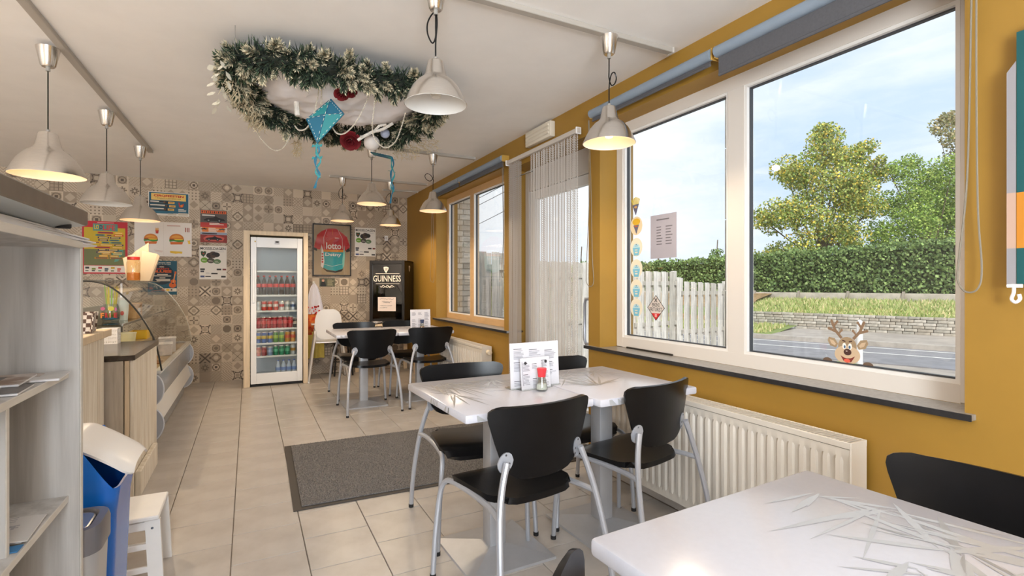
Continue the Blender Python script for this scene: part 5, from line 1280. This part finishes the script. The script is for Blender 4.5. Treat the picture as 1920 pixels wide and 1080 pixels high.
B('inner_step', (-1.0, 5.15, .680), (.44, .98, .20), dint, dc, .004)
B('body', (-.96, ym, .30), (.55, yl, .52), dwhite, dc); B('display_deck', (-.92, ym, .572), (.58, yl, .016), dint, dc); B('rear_wall', (-1.24, ym, .80), (.02, yl, .5), mat('display_rear', '#8d8a82', .5), dc)
GP = crom([Vector((x, 0, z)) for x, z in ((-.58, .60), (-.605, .75), (-.635, .86), (-.69, .98), (-.75, 1.08), (-.83, 1.18), (-.91, 1.245), (-.99, 1.270), (-1.08, 1.272))], 3)
def gprof(y): return [(p.x, y, p.z) for p in GP]
MB().shell([[p for p in gprof(DY0+.01+(yl+.016)*k/3)] for k in range(4)], .006).build('front_glass', glass('display_glass', (.985, .99, .985), .03, .45), dc)
MB().tube([(x, y, z) for x, y, z in gprof(DY0+.004)], .006, 8).build('glass_edge', mat('edge_dark', '#2b2a26', .3), dc)
MB().tube([(x, y, z) for x, y, z in gprof(DY1-.004)], .004, 8).build('glass_edge', mat('edge_pale', '#d9d2c4', .3), dc)
side = gprof(DY0+.012)+[(-1.24, DY0+.012, 1.26), (-1.24, DY0+.012, .60)]
MB().prism(side, (0, 0, 0), (0, .006, 0)).build('side_glass', glass('display_side_glass', (.97, .98, .97), .03, .35), dc, False)
side2 = [(x, DY1-.02, z) for x, y, z in side]; MB().prism(side2, (0, 0, 0), (0, .006, 0)).build('side_glass', glass('display_side_glass', (.97, .98, .97), .03, .35), dc, False)
B('glass_top', (-1.09, ym, 1.277), (.42, yl, .010), thing_glass, dc, smooth=False)
B('glass_shelf', (-1.03, ym, .95), (.40, yl-.03, .008), thing_glass, dc, smooth=False); B('shelf_rail', (-.825, ym, .95), (.012, yl-.03, .016), chrome, dc)
pp = MB()
for y in (DY0+.04, DY1-.04): pp.box((-1.225, y, .93), (.02, .02, .66))
pp.build('corner_post', chrome, dc)
# food and boxes inside
def tub(lab, name, x, y, z, r0, r1, h_, m, lidm=None):
    t = thing(name, lab, 'tub', (x, y, z)); MB().lathe([(.0005, .001), (r0, 0), (r1, h_), (r1-.004, h_), (r0-.004, .006), (.0005, .006)], n=20, cap=False).build('body', m, t)
    if lidm: MB().lathe([(r1+.002, h_-.006), (r1+.003, h_+.003), (.0005, h_+.004)], n=20, cap=False).build('lid', lidm, t)
    else: MB().lathe([(.0005, h_*.8), (r0*.98, h_*.8)], n=18, cap=False).build('contents', mat('tub_contents', '#d8cc9a', .6), t)
    return t
tub('round cream tub with a dark speck inside the display counter', 'cream_tub', -.855, 5.0, .7805, .052, .060, .085, mat('tub_cream', '#e9dfb4', .4), mat('tub_cream_lid', '#ece4c4', .4))
yb = thing('yellow_crate', 'bright yellow plastic box with handle slot inside the display counter', 'crate', (-.84, 5.42, .7805))
yel = mat('crate_yellow', '#e8b91c', .4)
for c, d in (((0, -.12, .055), (.20, .012, .11)), ((0, .12, .055), (.20, .012, .11)), ((-.10, 0, .055), (.012, .24, .11)), ((.10, 0, .055), (.012, .24, .11)), ((0, 0, .006), (.20, .24, .012))): B('wall', c, d, yel, yb, .003)
yb.scale = (.6, .6, .62)
yt = thing('yellow_tray', 'long flat yellow tray at the back of the display counter', 'tray', (-.95, 6.35, .581)); B('tray', (0, 0, .05), (.24, .55, .02), yel, yt, .006); B('rim', (0, 0, .064), (.26, .57, .012), yel, yt, .004); B('foot', (0, 0, .02), (.15, .4, .04), yel, yt)
for i, (x, y, w_, l, h_, lab) in enumerate(((-.735, 5.85, .17, .22, .10, 'white carton with an open lid at the front of the display deck'), (-.72, 6.12, .14, .18, .13, 'white plastic packs wrapped in film behind the open carton'))):
    t = thing('food_carton', lab, 'carton', (x, y, .581), R(6)); B('box', (0, 0, h_/2), (w_, l, h_), paperw, t, .004); B('lid', (0, 0, h_+.005), (w_+.01, l+.01, .01), paperw, t, .003); B('side_label', (w_/2+.0008, 0, h_*.5), (.001, l*.5, h_*.4), mat('carton_label', '#b58a62', .6), t, smooth=False)
br = thing('bread_tray', 'brown tray of buns lying at the front of the display deck', 'tray', (-.735, 5.28, .581))
# baskets, straws, packets
bk2 = thing('woven_basket', 'white and brown zigzag woven basket with round handles on the counter top', 'basket', (-.845, 3.42, .9955), R(8))
bdk, bwh = mat('basket_brown', '#5a4338', .7), mat('basket_white', '#dcd2c8', .7)
mw, md = MB(), MB()
for f in range(10):
    for k in range(44):
        s_ = k*.75/44; per = (.22, .155)
        q = s_ % .75
        if q < .22: x, y, dx, dy = -.11+q, -.0775, 1, 0
        elif q < .375: x, y, dx, dy = .11, -.0775+q-.22, 0, 1
        elif q < .595: x, y, dx, dy = .11-(q-.375), .0775, 1, 0
        else: x, y, dx, dy = -.11, .0775-(q-.595), 0, 1
        z = .006+f*.0105; k2 = 1+.10*f/10; tgt = md if (k+f*(1 if (k//6) % 2 else -1)) % 4 < 2 else mw
        tgt.box((x*k2, y*k2, z), (.0185 if dx else .005, .0185 if dy else .005, .0105))
mw.build('white_weave', bwh, bk2, False); md.build('brown_weave', bdk, bk2, False)
MB().box((0, 0, .004), (.21, .15, .006)).build('base', bwh, bk2)
for y in (-.085, .085): MB().tube([(.055*math.cos(R(a)), y, .105+.05*math.sin(R(a))) for a in range(0, 181, 15)], .009, 8).build('handle', mat('handle_tan', '#c9ab86', .6), bk2)
B('bread_pile', (0, 0, .0), (.14, .2, .016), mat('tray_brown', '#8a5f3a', .5), br, .003); 
for i in range(3):
    MB().sphere((0, -.065+.065*i, .04), .036, 12, 8, (1, 1, .8)).build('bun', mat('bun', '#b5783e', .6), br)
wb2 = thing('white_crate', 'white perforated plastic basket behind the counter step', 'basket', (-.855, 4.42, .8415))
m = MB()
for i in range(9):
    for y in (-.07, .07): m.box((-.08+.02*i, y, .055), (.008, .005, .11))
for i in range(7):
    for x in (-.085, .085): m.box((x, -.06+.02*i, .055), (.005, .008, .11))
for z in (.004, .028, .052, .076, .106):
    for y in (-.07, .07): m.box((0, y, z), (.175, .006, .010))
    for x in (-.085, .085): m.box((x, 0, z), (.006, .145, .010))
m.box((0, 0, .004), (.17, .14, .006)); m.build('lattice', whitem, wb2, False); wb2.scale = (.62, .7, .95)
sj = thing('straw_jar', 'glass jar with coloured letters holding yellow drinking straws', 'jar', (-.972, 5.07, .9545))
MB().lathe([(.0005, .002), (.05, .0), (.058, .02), (.062, .07), (.05, .13), (.046, .14), (.043, .14), (.058, .07), (.052, .022), (.0005, .008)], n=22, cap=False).build('glass_body', thing_glass, sj)
MB().lathe([(.0005, .009), (.05, .02), (.053, .035), (.0005, .035)], n=18, cap=False).build('blue_filling', mat('fill_blue', '#2f93c4', .5), sj)
rr = random.Random(6); ys = mat('straw_yellow', '#d9c41e', .4)
for i in range(12):
    a = rr.uniform(0, 6.3); b_ = rr.uniform(.01, .03); q = rr.uniform(.02, .06); MB().tube([(b_*math.cos(a), b_*math.sin(a), .03), (q*math.cos(a), q*math.sin(a), .27+rr.uniform(-.02, .02))], .0034, 6).build('straw', ys if i % 5 else mat('straw_green', '#8fbf3a', .4), sj)
F = Flat(sj, (-.055, -.066, .085), (1, -.05, 0), (0, 0, 1), .0008)
for i, (ch, c_) in enumerate((('F', '#e8862a'), ('R', '#b81e22'), ('I', '#e0786a'), ('E', '#b8262a'))): F.text(ch, .004+.028*i, .012, .022 if ch != 'I' else .008, .04, pcol(c_), 1, .05)
F.ell(.018, -.02, .014, .014, pcol('#d8447a'), 1); F.ell(.07, -.02, .02, .018, pcol('#e0cc3a'), 1); F.ell(.10, -.015, .007, .014, pcol('#d86aa0'), 1); F.done()
pk = thing('white_pot', 'white patterned pot standing right of the straw jar', 'pot', (-.945, 5.23, .9545)); MB().lathe([(.0005, .002), (.055, 0), (.066, .17), (.062, .17), (.05, .006), (.0005, .006)], n=24, cap=False).build('body', mat('pot_white', '#dfe6e2', .4), pk)
MB().lathe([(.070, .165), (.071, .182), (.0005, .186)], n=24, cap=False).build('lid', whitem, pk)
F = Flat(pk, (-.06, -.069, .16), (1, 0, 0), (0, 0, 1), .0006); F.ell(.05, .05, .018, .02, pcol('#9fd4c8'), 1); F.ell(.09, .10, .012, .018, pcol('#d84a4a'), 1); F.ell(.03, .12, .01, .01, pcol('#e8a0a8'), 1); F.done()
bxx = thing('card_box', 'brown cardboard box on the glass shelf of the display counter', 'box', (-.935, 5.52, .9545)); B('box', (0, 0, .06), (.16, .26, .12), mat('card_brown', '#c49a68', .7), bxx, .002); B('lid', (0, 0, .124), (.166, .266, .01), mat('card_brown', '#c49a68'), bxx); B('label', (.0805, -.02, .06), (.001, .12, .05), paperw, bxx, smooth=False)
# on the glass top: sauce jar and paper cone bag
sjar = thing('sauce_jar', 'jar of orange sauce with a red lid on the display counter top', 'jar', (-.96, 5.9, 1.2825))
MB().lathe([(.0005, .002), (.05, 0), (.054, .01), (.054, .17), (.045, .195), (.044, .205), (.0005, .205)], n=20, cap=False).build('glass_body', glass('jar_glass', (.95, .86, .7), .06), sjar)
MB().lathe([(.0005, .004), (.051, .006), (.051, .075), (.0005, .08)], n=20, cap=False).build('sauce', mat('sauce_orange', '#d8862a', .4), sjar)
MB().lathe([(.049, .198), (.05, .225), (.0005, .228)], n=20, cap=False).build('lid', mat('lid_red', '#cc2f22', .4), sjar)
pbag = thing('paper_cone', 'folded white paper cone bag standing behind the sauce jar', 'paper bag', (-.95, 6.12, 1.2825))
wp = mat('cone_paper', '#ab9a83', .8)
m = MB(); m.add([(-.10, 0, 0), (.08, .02, 0), (.10, .05, .0), (.02, .03, .30), (-.13, .0, .22), (.14, .04, .27), (.16, .05, .25)], [(0, 1, 3, 4), (1, 2, 6, 5), (1, 5, 3)]); m.build('paper_fold', wp, pbag, False)
MB().shell([[(-.11+.02*k, .03+.02*math.sin(k), z*(.22+.018*k)) for k in range(10)] for z in (0, .5, 1)], .003).build('paper_fold', wp, pbag)

# ------------------------------------------------------------------ outdoors
asph = mat('asphalt', '#8d8b8e', .9, var=.12, scale=3, bump=.05); lineW = mat('road_paint', '#e6e3df', .7); pav = mat('pavement', '#a99f95', .9, var=.15, scale=2)
grassm = mat('grass_base', '#8c9a5a', .9, var=.35, scale=2.5, col2='#6f7f45'); soil = mat('leaf_litter', '#a98a62', .95, var=.4, scale=5, col2='#7f6a4a')
rd = Vector((-.33, .944, 0)); rn = Vector((.944, .33, 0)); RO = Vector((14.4, 8.3, 0))     # a point on the far road line
def rp(u, v, z): p = RO+rd*u+rn*v; return (p.x, p.y, z)
def strip(name, prof, u0, u1, m, parent=None, n=24, jit=0.0):
    vs = []; G = []
    for i in range(n+1):
        u = u0+(u1-u0)*i/n; G.append([(lambda p: (p[0], p[1], p[2]+(jit*noise.noise((u*.7, v*.7, 0)))))(rp(u, v, z)) for v, z in prof])
    k = len(prof); mm = MB(); mm.v = [p for r_ in G for p in r_]; mm.f = [(i*k+j, i*k+j+1, (i+1)*k+j+1, (i+1)*k+j) for i in range(n) for j in range(k-1)]
    return mm.build(name, m, parent)
struct(strip('road', [(-3.1, -.42), (.35, -.42), (.35, -.9), (-3.1, -.9), (-3.1, -.42)], -30, 40, asph))
ms = strip('road_line', [(-.06, -.416), (.06, -.416)], -30, 40, lineW, bpy.data.objects['road']); strip('road_line', [(-1.30, -.416), (-1.18, -.416)], -30, 40, lineW, bpy.data.objects['road'])
struct(strip('ground', [(-16, -.46), (-3.1, -.44), (-3.1, -.9)], -40, 60, pav)); struct(strip('kerb', [(.35, -.42), (.35, -.29), (.5, -.28), (.5, -.6)], -30, 40, mat('kerb_stone', '#b3aaa0', .9, var=.15, scale=4)))
struct(strip('pavement', [(.5, -.285), (3.6, -.28), (3.6, -.6)], -30, 2.0, pav)); struct(strip('verge', [(.5, -.285), (3.6, -.20), (3.6, -.6)], 2.0, 40, grassm, jit=.06))
bank = struct(strip('bank', [(3.6, -.4), (3.75, .20), (5.5, .45), (7.6, .62), (9.2, .9), (14, 1.2), (60, 1.5)], -30, 40, grassm, n=60, jit=.10))
struct(strip('bare_bank', [(3.3, -.28), (3.8, .10), (5.6, .62), (7.5, .84)], 4.0, 14, soil, n=30, jit=.08))
# stone retaining wall of separate blocks
sw = thing('stone_wall', 'low pale stone retaining wall at the foot of the bank across the road', 'wall', (0, 0, 0)); sw['kind'] = 'thing'
blk_m = [mat('block_'+str(i), h_, .9, var=.25, scale=6) for i, h_ in enumerate(('#b9b1a4', '#a8a297', '#c6beb2', '#b0a698'))]
core = strip('wall_core', [(3.52, -.4), (3.56, .21), (3.95, .21), (3.95, -.4)], -8.2, 3.9, mat('wall_core', '#7d766c', .95), sw)
rr = random.Random(31); ux = -8.2; proto = {}
r_h = .092
for rowi in range(6):
    u = -8.1-.15*(rowi % 2)
    while u < 3.9-.10*rowi:
        L = rr.choice((.26, .32, .38, .30)); mi = rr.randrange(4); p = rp(u+L/2, 3.50+.012*rowi+rr.uniform(-.012, .012), -.275+r_h*(rowi+.5)-.02)
        key = (L, mi)
        if key not in proto: o = MB().box((0, 0, 0), (L-.012, .14, r_h-.010), .012).build('stone_block', blk_m[mi], sw, False); proto[key] = o
        else: o = bpy.data.objects.new('stone_block', proto[key].data); COL.objects.link(o); o.parent = sw
        o.location = p; o.rotation_euler = (rr.uniform(-.03, .03), rr.uniform(-.02, .02), math.atan2(rd.y, rd.x)+rr.uniform(-.03, .03)); u += L
# concrete plank edging under the hedge
ce = thing('concrete_edging', 'row of pale concrete edging planks below the hedge on the bank', 'edging', (0, 0, 0)); cm_ = mat('edging_concrete', '#bdb3a6', .9, var=.15, scale=3)
for i in range(16):
    u = -14.5+1.75*i; a, b = Vector(rp(u, 7.5, .74)), Vector(rp(u+1.72, 7.5, .74)); o = B('concrete_plank', (0, 0, 0), (1.70, .08, .34), cm_, ce, .01); o.location = (a+b)/2; o.rotation_euler.z = math.atan2(rd.y, rd.x)
    o = B('concrete_post', (0, 0, 0), (.09, .12, .52), mat('post_concrete', '#a1978b', .9), ce, .01); o.location = Vector(rp(u-.015, 7.44, .72)); o.rotation_euler = (0, R(-8), math.atan2(rd.y, rd.x))
# leaves
def leaves(name, pts, size, pal, m, parent, seed=1, down=.0):
    r = random.Random(seed); mb = MB(); mb.c = []
    V, Fc, C_ = mb.v, mb.f, mb.c
    for (p, kcol) in pts:
        s_ = size*r.uniform(.6, 1.3); a = r.uniform(0, 6.283); z = r.uniform(-1, 1); q = math.sqrt(1-z*z); n = Vector((q*math.cos(a), q*math.sin(a), z*.8+.3))
        x = n.orthogonal().normalized()*s_*.5; y = n.cross(x).normalized()*s_*.36; k = len(V)
        V += [tuple(p-x), tuple(p+y), tuple(p+x), tuple(p-y)]; Fc.append((k, k+1, k+2, k+3)); b = kcol*r.uniform(.8, 1.15); c = pal[r.randrange(len(pal))]; C_.append((min(1, c[0]*b), min(1, c[1]*b), min(1, c[2]*b), 1))
    return mb.build(name, m, parent, False)
leafm = mat('leaf_green', '#6f8a3a', .7, vcol=True)
leafm.node_tree.nodes['Principled BSDF'].inputs['Subsurface Weight'].default_value = 0
hx = lambda h: tuple(min(1, int(h[i:i+2], 16)/255*1.06+.03) for i in (1, 3, 5))
pal_mid = [hx(h) for h in ('#8a9c4e', '#7b9046', '#98a558', '#6d823e', '#a8ad5c', '#c0b455', '#86994a')]; pal_y = pal_mid+pal_mid+[hx(h) for h in ('#d6c04a', '#cfae3f', '#b9b355')]
pal_dk = [hx(h) for h in ('#6c8248', '#5d7540', '#78904f', '#526a3a', '#84985a')]; pal_rt = [hx(h) for h in ('#86a044', '#7a9640', '#92a850', '#6b8a3a', '#a2b058')]
def blob(c, rad, n, r, sq=.85):
    out = []
    for i in range(n):
        a = r.uniform(0, 6.283); z = r.uniform(-1, 1); q = math.sqrt(1-z*z); k = r.random()**.35
        out.append((Vector((c[0]+rad*k*q*math.cos(a), c[1]+rad*k*q*math.sin(a), c[2]+rad*k*z*sq)), 1.0))
    return out
bark = mat('bark', '#6f6152', .95, var=.3, scale=8)
def tree(name, label, base, blobs, d, size, pal, seed, trunk=.22, dens=420, group=None):
    r = random.Random(seed); t = thing(name, label, 'tree', tuple(base), 0, group); pts = []
    brs = MB(); fork = None
    for (u, v, rad_px, w_) in blobs:
        c = atpix(u, v, d+r.uniform(-1.2, 1.2)); rad = rad_px*d/960
        k = 3
        for q in range(k):
            cc = c+Vector((r.uniform(-1, 1), r.uniform(-1, 1), r.uniform(-.8, .8)))*rad*.45
            pts += [(p-base, w_) for p, w_ in blob(cc, rad*.68, int(dens*w_*rad*rad/k)+8, r)]
        brs.tube([Vector((0, 0, .4)), (c-base)*.45+Vector((0, 0, .3*r.random())), c-base], [trunk*.5]*4+[trunk*.3]*4+[trunk*.14], 6, 4)
    top = Vector((0, 0, max(.8, (blobs[0][1] and 1.6))))
    MB().tube([(0, 0, -base.z+.2), (.03, 0, .5), (0, .05, 1.6), (.05, 0, 3.0)], [trunk]*5+[trunk*.8]*5+[trunk*.5]*5, 10, 5).build('trunk', bark, t); brs.build('branch', bark, t)
    leaves('crown', pts, size, pal, leafm, t, seed)
    return t
tree('broadleaf_tree', 'broad yellowing green tree behind the hedge, left in the right-hand pane', atpix(1537, 505, 26), [(1548, 275, 48, 1), (1505, 320, 46, 1), (1585, 290, 42, .9), (1622, 268, 26, .8), (1560, 350, 60, 1), (1475, 330, 32, .9), (1470, 390, 48, .9), (1440, 420, 36, .8), (1530, 410, 56, 1), (1600, 385, 44, .9), (1640, 335, 24, .6), (1450, 475, 40, .8), (1500, 465, 42, .8), (1580, 450, 46, .9), (1415, 500, 40, .8), (1545, 238, 18, .8), (1546, 258, 26, 1), (1626, 315, 30, .9), (1612, 345, 36, .9), (1585, 330, 40, .9), (1648, 300, 16, .6), (1625, 400, 40, .9)], 26, .125, pal_y, 4, .10, 1250)
tree('broadleaf_tree', 'dense green tree at the right of the large window with a thin top', atpix(1745, 500, 27), [(1760, 400, 60, 1), (1700, 420, 52, 1), (1655, 440, 40, 1), (1800, 380, 70, 1), (1745, 335, 50, 1), (1690, 330, 36, .8), (1790, 300, 40, .9), (1720, 300, 26, .6), (1665, 385, 36, .9), (1840, 330, 60, 1), (1850, 430, 60, 1), (1665, 318, 18, .5), (1700, 470, 46, 1), (1765, 465, 56, 1), (1830, 470, 56, 1), (1650, 485, 34, 1), (1610, 470, 34, .9), (1730, 380, 44, 1)], 27, .125, pal_rt, 6, .08, 1300)
tree('broadleaf_tree', 'thin reddish treetop at the upper right edge of the large window', atpix(1800, 420, 33), [(1775, 232, 26, .8), (1800, 250, 30, .8), (1760, 245, 14, .6), (1815, 300, 34, .7), (1790, 222, 16, .7)], 33, .17, [hx(h) for h in ('#8c8a5c', '#9a8a5e', '#7a7c50', '#a4946c')], 9, .05, 800)
tree('distant_tree', 'small far tree with an open crown above the hedge in the left pane', atpix(1345, 505, 52), [(1345, 473, 11, .8), (1335, 480, 8, .7), (1357, 481, 8, .7)], 52, .2, pal_dk, 12, .10, 420)
tree('distant_tree', 'bushy far tree left behind the garden fence', atpix(1235, 515, 46), [(1236, 498, 13, .9), (1222, 502, 9, .9), (1250, 503, 10, .8), (1275, 506, 9, .8)], 46, .2, pal_dk, 13, .10, 420)
tree('distant_tree', 'far tree seen through the door glass', atpix(1090, 520, 50), [(1092, 500, 12, .9), (1105, 506, 10, .8), (1080, 508, 9, .8)], 50, .2, pal_dk, 14, .10, 420)
# the tall hedge on the bank and the clipped hedge behind the fence
def hedge(name, label, u0, u1, v0, v1, zb0, zt0, zb1, zt1, n, pal, seed, size):
    t = thing(name, label, 'hedge', (0, 0, 0)); r = random.Random(seed)
    mm = MB(); q = [rp(u0, v0+.25, zb0), rp(u1, v0+.25, zb1), rp(u1, v1, zb1), rp(u0, v1, zb0)]; top = [rp(u0, v0+.25, zt0-.2), rp(u1, v0+.25, zt1-.2), rp(u1, v1, zt1-.2), rp(u0, v1, zt0-.2)]
    mm.add(q+top, [(3, 2, 1, 0), (4, 5, 6, 7)]+[(i, (i+1) % 4, 4+(i+1) % 4, 4+i) for i in range(4)]); mm.build('core', mat('hedge_core', '#3f4c2c', .95, var=.3, scale=4), t)
    pts = []
    for i in range(n):
        f = r.random(); u = u0+(u1-u0)*f; zb, zt = zb0+(zb1-zb0)*f, zt0+(zt1-zt0)*f
        if r.random() < .78: z = zb+(zt-zb)*r.random(); v = v0+.30*r.random()-.28*(noise.noise((u*1.6, z*1.8, seed))+.3)
        else: v = v0+(v1-v0)*r.random(); z = zt+r.uniform(-.2, .12)+.15*noise.noise((u*1.3, v, 0))
        pts.append((Vector(rp(u, v, z)), 1.0))
    leaves('hedge_leaves', pts, size, pal, leafm, t, seed)
hedge('tall_hedge', 'tall clipped hedge on the bank above the concrete edging', -15.0, 13.0, 7.7, 9.2, .78, 3.37, .85, 2.2, 36000, pal_dk, 3, .13)
hedge('long_hedge', 'long low hedge visible above the garden fence in the left pane', 13.0, 34.0, 5.6, 7.0, .2, 2.15, .2, 2.2, 9000, [hx(h) for h in ('#93a362', '#84985a', '#a2ad6a', '#768a50')], 5, .2)
# grass and ivy tufts
def tufts(name, label, regs, n, h_, pal, seed):
    r = random.Random(seed); mb = MB(); mb.c = []
    for i in range(n):
        u0, u1, v0, v1, z0, z1 = regs[r.randrange(len(regs))]; f = r.random(); p = Vector(rp(r.uniform(u0, u1), v0+(v1-v0)*f, z0+(z1-z0)*f)); a = r.uniform(0, 6.3); s_ = Vector((math.cos(a), math.sin(a), 0))*.03; k = len(mb.v)
        mb.v += [tuple(p-s_), tuple(p+s_), tuple(p+Vector((r.uniform(-.06, .06), r.uniform(-.06, .06), h_*r.uniform(.5, 1.2))))]; mb.f.append((k, k+1, k+2)); mb.c.append((*pal[r.randrange(len(pal))], 1))
    o = mb.build(name, leafm, None, False); tag(o, label, 'grass', kind='stuff')
tufts('grass', 'grass and fallen leaves growing on the bank and verge', [(-15, 4.0, 3.8, 5.5, .2, .47), (-15, 4.6, 5.5, 7.4, .47, .62), (2.2, 20, .7, 3.4, -.28, -.2)], 20000, .14, [hx(h) for h in ('#a9b06e', '#98a560', '#b5b57c', '#8a9a54', '#c9b98a')], 17)
dl = thing('road_marker', 'white plastic road marker post at the far side of the lane', 'post', tuple(atpix(1612, 686, 10.3)-Vector((0, 0, 0))))
m = MB(); m.M = Matrix.Translation((0, 0, 0)); 
m.lathe([(.055, -.02), (.055, .82), (.045, .90), (.02, .925), (.0005, .93)], n=14, cap=False); m.build('post', mat('marker_white', '#eceae8', .5), dl); B('reflector', (-.052, -.03, .74), (.012, .05, .12), mat('reflector', '#d8d2cc', .3), dl, .003)

# garden fence of upright boards
fn = thing('garden_fence', 'weathered grey board fence outside, stepping down away from the house', 'fence', (0, 0, 0)); rr = random.Random(44)
fw_ = [mat('fence_board_'+str(i), h_, .9, var=.3, scale=5, stretch=(4, 4, .5)) for i, h_ in enumerate(('#cbc6be', '#d6d1ca', '#bdb8ae', '#dcd8d1'))]
fa, fb = Vector((2.62, 7.52, 0)), Vector((10.9, 8.62, 0)); fd = (fb-fa).normalized(); fnr = Vector((-fd.y, fd.x, 0)); Lf = (fb-fa).length; fang = math.atan2(fd.y, fd.x)
fp = {}
i = 0; s_ = 0.0
def ftop(s):
    pan = int(s/1.9); return (1.78, 1.66, 1.52, 1.40, 1.32)[min(pan, 4)] if s < 1.9*3.15 else 1.31-.03*(s-6)
while s_ < Lf:
    for back in (0, 1):
        s2 = s_+.125*back; zt = ftop(s2); p = fa+fd*s2-fnr*(.035 if not back else -.012); mi = rr.randrange(4)
        if mi not in fp: fp[mi] = MB().box((0, 0, 1.2), (.142, .018, 2.4), .003).build('fence_board', fw_[mi], fn, False); o = fp[mi]
        else: o = bpy.data.objects.new('fence_board', fp[mi].data); COL.objects.link(o); o.parent = fn
        o.location = (p.x, p.y, zt-2.4-(.0 if not back else .012)); o.rotation_euler = (rr.uniform(-.004, .004), 0, fang+rr.uniform(-.01, .01))
    s_ += .25
for pan in range(5):
    s0, s1 = 1.9*pan, min(1.9*(pan+1), Lf)
    if s1 <= s0: continue
    zt = ftop(s0+.5); c = fa+fd*(s0+s1)/2
    for dz in (.25, 1.1):
        o = B('fence_rail', (0, 0, 0), (s1-s0, .03, .09), fw_[2], fn, .003); o.location = (c.x-fnr.x*.011, c.y-fnr.y*.011, zt-dz); o.rotation_euler.z = fang
    o = B('fence_post', (0, 0, 0), (.09, .09, 2.4), fw_[0], fn, .006); q = fa+fd*(s1)+fnr*.06; o.location = (q.x, q.y, zt-1.2+.02); o.rotation_euler.z = fang
# brick pier of the house outside the small window; concrete post outside the large one
bp_ = thing('brick_pier', 'pale brick pier of the house just outside the small window', 'pier', (0, 0, 0))
B('mortar', (2.62, 6.78, 1.1), (.33, .34, 3.0), mat('mortar', '#b8afa2', .9), bp_)
bmats = [mat('pale_brick_'+str(i), h_, .85, var=.12, scale=9) for i, h_ in enumerate(('#ddd2c3', '#d3c7b6', '#e6ddcf'))]; rr = random.Random(2)
bq = [MB().box((0, 0, 0), (.205, .012, .062), .003).build('brick', bmats[i], bp_, False) for i in range(3)]; bh = [MB().box((0, 0, 0), (.012, .16, .062), .003).build('brick', bmats[i], bp_, False) for i in range(3)]
first = {0: 1, 1: 1, 2: 1}; fh = {0: 1, 1: 1, 2: 1}
for rowi in range(27):
    z = .45+.075*rowi
    for k in range(2):
        i = rr.randrange(3); o = bq[i] if first[i] else bpy.data.objects.new('brick', bq[i].data)
        if not first[i]: COL.objects.link(o); o.parent = bp_
        first[i] = 0; o.location = (2.53+.215*k-(.107 if rowi % 2 else 0)+(.05 if rowi % 2 else 0), 6.607, z)
        i = rr.randrange(3); o = bh[i] if fh[i] else bpy.data.objects.new('brick', bh[i].data)
        if not fh[i]: COL.objects.link(o); o.parent = bp_
        fh[i] = 0; o.location = (2.453, 6.70+.17*k, z)
cp = thing('concrete_post', 'tall jointed concrete post standing just outside the large window', 'post', (3.36, 2.785, 0))
for i in range(6): B('segment', (0, 0, -.2+.56*i), (.05, .07, .553), mat('post_grey', '#9d968c', .9, var=.2, scale=6), cp, .004)
# overhead wires beyond the small window
wr_ = thing('overhead_wires', 'dark overhead wires crossing the sky beyond the small window', 'wires', (0, 0, 0)); wm = mat('wire_dark', '#55565a', .6)
for (u0, v0, u1, v1) in ((840, 398, 960, 336), (840, 410, 960, 350), (840, 445, 960, 386)):
    a, b = atpix(u0-30, v0+(v0-v1)/(u1-u0)*30, 26), atpix(u1+60, v1-(v0-v1)/(u1-u0)*60, 20); mid = (a+b)/2-Vector((0, 0, .08)); MB().tube([a, mid, b], .014, 5, 6).build('wire', wm, wr_)
